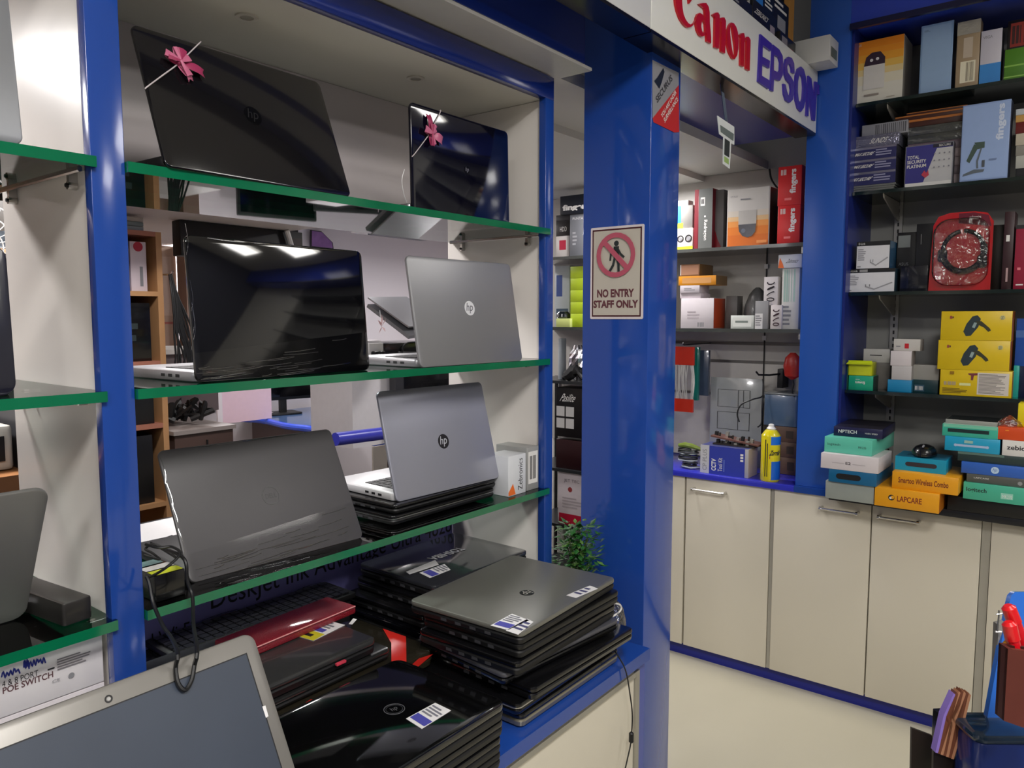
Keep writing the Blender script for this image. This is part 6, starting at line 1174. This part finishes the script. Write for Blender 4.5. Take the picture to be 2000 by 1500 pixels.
# dark chair back seen left of the leaning laptop
t = empty('office_chair', (1.34, 1.97, 0), 'dark office chair back beyond the lowest shelf at the left', 'chair')
mb = MB(); mb.plate(.46, .5, .06, .08, C((34, 34, 38), .6), FR((-.23, 0, .55), (1, 0, 0), (0, .15, 1)), .02); mb.build('backrest', t)
mb = MB(); mb.plate(.46, .44, .07, .06, C((34, 34, 38), .6), TR(-.23, 0, .42), .02); mb.build('seat', t)
mb = MB(); mb.tube([(0, .2, .06), (0, .2, .42)], .025, CHROME, seg=10); mb.build('gas_lift', t)
for k in range(5): a = k * 1.2566; mb = MB(); mb.tube([(0, .2, .09), (.25 * math.cos(a), .2 + .25 * math.sin(a), .04)], .015, BLKM, seg=8); mb.lathe([(.025, -.04), (.028, -.02), (.02, 0)], BLKM, TR(.25 * math.cos(a), .2 + .25 * math.sin(a), .04), seg=12); mb.build('base_leg', t)

# ---------------- behind the left bay
t = empty('storage_rack', (.5, 2.3, 0), 'brown wooden rack in the back room at the left picture edge', 'rack')
def rp(name, b, m=C((128, 92, 66), .5, grain=.1)): mb = MB(); mb.T = Matrix.Translation(-t.location); mb.box(*b, m); return mb.build(name, t)
rp('side_panel', (.90, .92, 2.3, 2.65, 0, 1.90), C((96, 96, 98), .5)); rp('side_panel', (.10, .12, 2.3, 2.65, 0, 1.90)); rp('back_panel', (.12, .90, 2.63, 2.65, .02, 1.90), C((90, 72, 60), .5))
for z in (1.90, 1.534, 1.355, 1.15, .8, .4): rp('shelf_board', (.12, .90, 2.3, 2.629, z - .016, z))
GL = 'things on the brown rack'
cb = lambda lb, n, cat, x0, x1, z, h, c, y=2.32, **k: carton(n, lb, cat, (x0, y, z + .0006), 0, x1 - x0, .24, h, C(c, .45), group=GL, **k)
cb('flat blue carton under the tan cardboard box', 'carton', 'box', .4, .85, 1.534, .042, (40, 90, 180))
cb('tan cardboard box with a small black mark on the brown rack', 'cardboard_box', 'box', .42, .83, 1.577, .06, (196, 150, 104), fr=lambda f: f.rect(.82, .3, .88, .7, INK))
cb('grey box on top of the tan cardboard box', 'carton', 'box', .45, .86, 1.638, .12, (92, 86, 80))
for k in range(5): cb(['first', 'second', 'third', 'fourth', 'fifth'][k] + ' upright black file case from the left on the brown rack', 'file_case', 'case', .68 + .042 * k, .715 + .042 * k, 1.355, .155, (20 + 4 * (k % 2), 20, 24))
cb('bright blue carton low on the brown rack', 'carton', 'box', .5, .86, 1.15, .13, (44, 90, 180)); cb('dark carton at the bottom of the brown rack', 'carton', 'box', .5, .86, .8, .2, (50, 46, 46))
# fan
c0 = onY(-22, 478, 2.1); t = empty('pedestal_fan', (c0.x, 2.2, 0), 'white round fan guard cut by the left picture edge', 'fan')
mb = MB(); mb.T = Matrix.Translation((0, 0, c0.z))
for rr in (.05, .08, .11): mb.tube([(rr * math.cos(a), -.03 - .02 * (1 - rr / .11), rr * math.sin(a)) for a in [i * math.pi / 18 for i in range(37)]], .0022, WHITE, seg=5)
for k in range(24): a = k * math.pi / 12; mb.tube([(.015 * math.cos(a), -.05, .015 * math.sin(a)), (.07 * math.cos(a), -.045, .07 * math.sin(a)), (.11 * math.cos(a), -.02, .11 * math.sin(a)), (.112 * math.cos(a), .0, .112 * math.sin(a))], .0011, WHITE, seg=4)
mb.build('guard', t)
mb = MB(); mb.T = Matrix.Translation((0, -.02, c0.z))
for k in range(3): a = k * 2.094; mb.add([(0, 0, 0), (.09 * math.cos(a), .01, .09 * math.sin(a)), (.095 * math.cos(a + .5), -.008, .095 * math.sin(a + .5)), (.05 * math.cos(a + .9), -.004, .05 * math.sin(a + .9))], [(0, 1, 2, 3)], C((120, 130, 140), .4))
mb.build('blades', t)
mb = MB(); mb.tube([(0, .03, 0), (0, .03, c0.z)], .012, WHITE, seg=10); mb.lathe([(.12, 0), (.12, .015), (.02, .03)], WHITE, TR(0, .03, 0), seg=24); mb.build('pole', t)
# printer behind the lower left bay
q = onY(-40, 915, 1.75); t = empty('printer', (-.05, 1.72, 0), 'white printer on a wooden table at the left edge below the middle shelf', 'printer')
x1 = onY(30, 870, 1.72).x; zt_ = onY(20, 830, 1.72).z; zb_ = onY(20, 918, 1.72).z
mb = MB(); mb.box(-.25, x1 + .048, 0, .3, zb_ + .0006, zt_, C((200, 196, 188), .45), r=.012); mb.build('body', t)
mb = MB(); mb.box(-.1, x1 + .03, -.004, -.0005, zb_ + .02, zb_ + .07, BLKM); mb.build('paper_slot', t)
mb = MB(); mb.box(-.6, .583, 1.66, 2.1, zb_ - .04, zb_ - .001, C((176, 120, 74), .5, grain=.1)); mb.box(-.6, -.56, 1.68, 2.1, 0, zb_ - .041, C((150, 96, 58), .5)); mb.box(.53, .57, 1.68, 2.1, 0, zb_ - .041, C((150, 96, 58), .5)); mb.box(-.56, .53, 2.05, 2.07, .3, zb_ - .041, C((120, 80, 52), .5)); tag(mb.build('wooden_table'), 'wooden table carrying the white printer behind the left bay', 'table')
mb = MB(); x0 = onY(30, 860, 1.75).x; mb.box(.585, .67, 1.71, 2.04, 0, 1.27, C((70, 70, 74), .5)); tag(mb.build('grey_case'), 'dark grey upright case right of the white printer', 'case')

# ---------------- left bay, lowest shelf and counter
adp = onZ(85, 1215, SZ[2])
t = empty('power_bank', (.44, 1.137, SZ[2] + .0006), 'dark brushed metal box on the lowest shelf of the left bay beside the silver laptop', 'device', rz=.12)
mb = MB(); mb.plate(.042, .21, .034, .005, C((62, 60, 58), .3, metal=.6), TR(), .003); mb.build('housing', t)
t.location = (.428, 1.14, SZ[2] + .0006)
def squig(f, u0, v0, u1, v1, seed, m):
    R = random.Random(seed); L = f.L(); pts = []
    n = 11
    for i in range(n): pts.append(((u0 + (u1 - u0) * i / (n - 1)) * f.w, (v0 + (v1 - v0) * (.5 + R.uniform(.15, .5) * (1 if i % 2 else -1))) * f.h, 0))
    f.mb.tube(pts, .0009, m, seg=4, M=L, smooth=3)
PEN = C((36, 44, 130), .5)
def f_poe(f):
    w0 = f.w
    X_ = lambda x, y: (onY(x, y, 1.15).x + .02) / .503; Z_ = lambda x, y: (onY(x, y, 1.15).z - a) / (b - a)
    f.text('4 & 8 PORT', X_(4, 1340), Z_(4, 1343), X_(75, 1318), Z_(4, 1331), INK).text('POE SWITCH', X_(5, 1350), Z_(5, 1356), X_(104, 1325), Z_(5, 1343), C((90, 60, 64), .5), bold=1)
    squig(f, X_(2, 1310), Z_(20, 1322), X_(38, 1305), Z_(20, 1305), 1, PEN); squig(f, X_(46, 1300), Z_(50, 1308), X_(56, 1300), Z_(50, 1285), 3, PEN); squig(f, X_(56, 1298), Z_(72, 1300), X_(88, 1290), Z_(72, 1285), 5, PEN)
    f.rect(.85, .62, .868, .65, INK).lines(.875, .55, .97, .8, 5, C((120, 116, 120), .5)).text('CE', .86, .34, .88, .4, GRY).disc(.91, .37, .008, GRY)
xr = .483; a = onY(203, 1330, 1.15).z; b = onY(203, 1237, 1.15).z
zl_ = onY(205, 1405, 1.15).z
def f_p2(f): squig(f, .60, .35, .68, .6, 2, PEN); squig(f, .705, .35, .725, .8, 4, PEN); squig(f, .73, .45, .79, .62, 6, PEN); f.rect(.83, .2, .93, .8, C((186, 178, 182), .4))
carton('switch_box', 'lower white box with blue pen writing in the left bay', 'box', (-.02, 1.15, .6812), 0, .503, .28, a - .0015 - .6812, C((206, 200, 204), .5), fr=lambda f: f, group='white switch boxes')
mbx = None
carton('switch_box', 'white box printed POE SWITCH with blue pen writing in the left bay', 'box', (-.02, 1.15, a), 0, .503, .28, b - a, C((212, 208, 210), .5), fr=f_poe, group='white switch boxes')
mb = MB(); f = Face(mb, FR((-.02, 1.1495, a - .07), (1, 0, 0), (0, 0, 1)), .503, .07); f_p2(f); lw = [o for o in bpy.data.objects if o.get('label', '').startswith('lower white box')][0]; child(mb, 'pen_writing', lw)

# ================================================================ nearest things at the lower right: desk with blue organiser
def A3(x, y, d): return at(x, y, d)
zt = .86
t = empty('front_desk', (.75, -.5, 0), 'desk in the near right corner carrying the blue organiser', 'desk')
mb = MB(); mb.box(-.2, .28, -.5, .655, zt - .03, zt, C((60, 62, 70), .4), r=.003); mb.build('desk_top', t)
for (x, y) in ((-.18, -.48), (.22, -.48), (-.18, .6), (.22, .6)): mb = MB(); mb.box(x, x + .04, y, y + .04, 0, zt - .031, ALU); mb.build('leg', t)
# local frame facing the camera: u to the right, v up, n towards the camera
def pfr(x, y, d, lean=0.):
    o = at(x, y, d); u = Vector((rt.x, rt.y, 0)).normalized(); n0 = Vector((-math.cos(YAW), -math.sin(YAW), 0)); v = (Vector((0, 0, 1)) * math.cos(lean) - n0 * math.sin(lean)); return FR(o, u, v), o
def pxs(M, pts): return [tuple(hit(x, y, M)) for x, y in pts]
M1, o1 = pfr(1915, 1450, .9, .25)
t = empty('desk_organiser', (o1.x, o1.y, zt + .0006), 'blue plastic desk organiser with a tall rounded back at the lower right', 'organiser')
T1 = Matrix.Translation(-t.location)
mb = MB(); mb.T = T1; mb.poly([pxs(M1, ((1912, 1452), (1920, 1400), (1938, 1300), (1950, 1240), (1962, 1180), (1967, 1162), (1974, 1155), (2080, 1155), (2080, 1500), (2000, 1478)))], .008, C((40, 100, 190), .25, coat=.4), M1); mb.build('back_panel', t)
Mb_, ob = pfr(1912, 1455, .88); w_ = .12
mb = MB(); mb.T = T1; p = at(1910, 1455, .86); hgt = p.z - zt
mb.plate(.2, .05, hgt, .012, C((24, 44, 110), .25, coat=.5), Matrix.Translation((p.x, p.y, zt + .001)) @ Matrix.Rotation(YAW - math.pi / 2, 4, 'Z'), .006); mb.build('drawer_box', t)
mb = MB(); mb.T = T1; mb.plate(.208, .058, .010, .014, C((16, 40, 60), .15, coat=.8), Matrix.Translation((p.x, p.y, p.z + .0015)) @ Matrix.Rotation(YAW - math.pi / 2, 4, 'Z') @ Matrix.Translation((-.004, -.004, 0)), .004); mb.build('rim', t)
# brown pen box
M2, o2 = pfr(1943, 1410, .80)
t = empty('pen_box', (at(1960, 1425, .80)), 'brown wooden pen box holding red pens on the blue organiser', 'pen box')
T2 = Matrix.Translation(-t.location); BRN = C((92, 44, 34), .4, grain=.15, scale=20)
q = pxs(M2, ((1956, 1404), (1964, 1264), (2070, 1277), (2070, 1444)))
mb = MB(); mb.T = T2; mb.poly([q], .004, BRN, M2 @ Matrix.Translation((0, 0, .0))); mb.build('front_panel', t)
mb = MB(); mb.T = T2; mb.poly([q], .004, C((60, 26, 22), .4), M2 @ Matrix.Translation((0, 0, -.011))); mb.build('back_panel', t)
mb = MB(); mb.T = T2; a0, a1 = q[0], q[1]; mb.add([(a0[0], a0[1], -.011), (a1[0], a1[1], -.011), (a1[0], a1[1], .004), (a0[0], a0[1], .004), (a0[0] + .004, a0[1], -.011), (a1[0] + .004, a1[1], -.011), (a1[0] + .004, a1[1], .004), (a0[0] + .004, a0[1], .004)], [(0, 1, 2, 3), (7, 6, 5, 4), (1, 5, 6, 2), (0, 3, 7, 4)], C((76, 36, 30), .4), M2)
mb.add([(q[0][0], q[0][1], -.011), (q[3][0], q[3][1], -.011), (q[3][0], q[3][1], .004), (q[0][0], q[0][1], .004)], [(0, 1, 2, 3)], BRN, M2); mb.build('side_panel', t)
c = pxs(M2, ((1990, 1345), (2000, 1352)))
mb = MB(); mb.T = T2; u0 = pxs(M2, ((1980, 1345), (2010, 1368))); mb.tube([(u0[0][0], u0[0][1], .006), (u0[1][0], u0[1][1], .006)], .003, C((200, 160, 150), .4), seg=8); mb.build('pale_clip', t)
for k, (x0, y0, x1, y1, lb) in enumerate(((1968, 1182, 2000, 1262, 'taller red marker leaning right in the pen box'), (1970, 1214, 1984, 1278, 'shorter red marker at the front of the pen box'))):
    d_ = .805 + .012 * (1 - k); a = at(x0, y0, d_); b = at(x0 + (x1 - x0) * 1.4, y0 + (y1 - y0) * 1.4, d_ + .002); dr = (b - a).normalized()
    t = empty('marker_pen', b, lb, 'pen', group='red markers')
    mb = MB(); mb.T = Matrix.Translation(-b); mb.tube([a + dr * .02, b], .0065, C((196, 16, 28), .3, coat=.5), seg=14); mb.build('barrel', t)
    mb = MB(); mb.T = Matrix.Translation(-b); mb.tube([a, a + dr * .003, a + dr * .0199], [.004, .0072, .0074], C((206, 20, 26), .3, coat=.5), seg=14); mb.build('cap', t)
a = at(1965, 1262, .815); b = at(1972, 1330, .815)
mb = MB(); mb.tube([at(1969, 1245, .81), at(1967, 1262, .81), at(1966, 1330, .81)], [.001, .006, .006], C((236, 160, 40), .4), seg=10); tag(mb.build('pencil'), 'orange pencil tip peeking out of the pen box', 'pencil')
M4, o4 = pfr(1935, 1330, .93)
t = empty('steel_gauge', at(1945, 1335, .93), 'slim silver instrument with a thin metal pointer left of the blue organiser', 'gauge'); T4 = Matrix.Translation(-t.location)
mb = MB(); mb.T = T4; mb.poly([pxs(M4, ((1935, 1330), (1940, 1214), (1956, 1210), (1962, 1330)))], .01, C((160, 156, 148), .35, metal=.4), M4); mb.build('case', t)
mb = MB(); mb.T = T4; mb.tube([at(1951, 1192, .91), at(1951, 1200, .91), at(1948, 1234, .91)], .0009, CHROME, seg=6); mb.tube([at(1946, 1200, .91), at(1957, 1198, .91)], .0009, CHROME, seg=6); mb.tube([at(1944, 1234, .91), at(1956, 1234, .91)], .0012, PAPER, seg=6); mb.build('pointer', t)
# card tray with brown cards
t = empty('card_holder', at(1835, 1470, .92), 'dark brown holder in front of the cabinets at the lower right', 'holder'); T5 = Matrix.Translation(-t.location)
M5, o5 = pfr(1822, 1460, .92)
mb = MB(); mb.T = T5; q = pxs(M5, ((1820, 1462), (1862, 1478), (1862, 1560), (1818, 1560))); mb.poly([q], .004, C((44, 36, 32), .4), M5); mb.poly([q], .004, C((40, 32, 28), .4), M5 @ Matrix.Translation((0, 0, -.05))); mb.build('tray', t)
for k in range(7):
    xo = 5.5 * k; d_ = .90 + .005 * k
    Mk, ok_ = pfr(1828 + xo, 1465, .90); bx = 1827 + 5.2 * k; tx = 1862 + 5.0 * k; q = pxs(Mk, ((bx, 1470 + 2 * k), (bx + 4.8, 1471 + 2 * k), (bx + 24, 1412 + k), (tx + 4.6, 1352 + 2 * abs(k - 3)), (tx + 1, 1348 + 2 * abs(k - 3)), (bx + 16, 1398 + k)))
    mb = MB(); mb.poly([q], -.010, [C((176, 124, 92), .4), C((110, 64, 44), .4)][k % 2] if k else C((140, 116, 196), .4), Mk)
    tag(mb.build('swatch_card'), ['purple edged card at the left of the fan of brown cards', 'second card of the brown fan in the holder', 'third card of the brown fan in the holder', 'fourth card of the brown fan in the holder', 'fifth card of the brown fan in the holder', 'sixth card of the brown fan in the holder', 'rightmost card of the brown fan in the holder'][k], 'card', 'brown cards in the holder')
p = at(1872, 1424, .95); carton('black_case', 'glossy black square case between the brown cards and the blue organiser', 'case', (p.x, p.y, zt + .0006), YAW - math.pi / 2 + .1, .022, .05, p.z - zt, BLK)
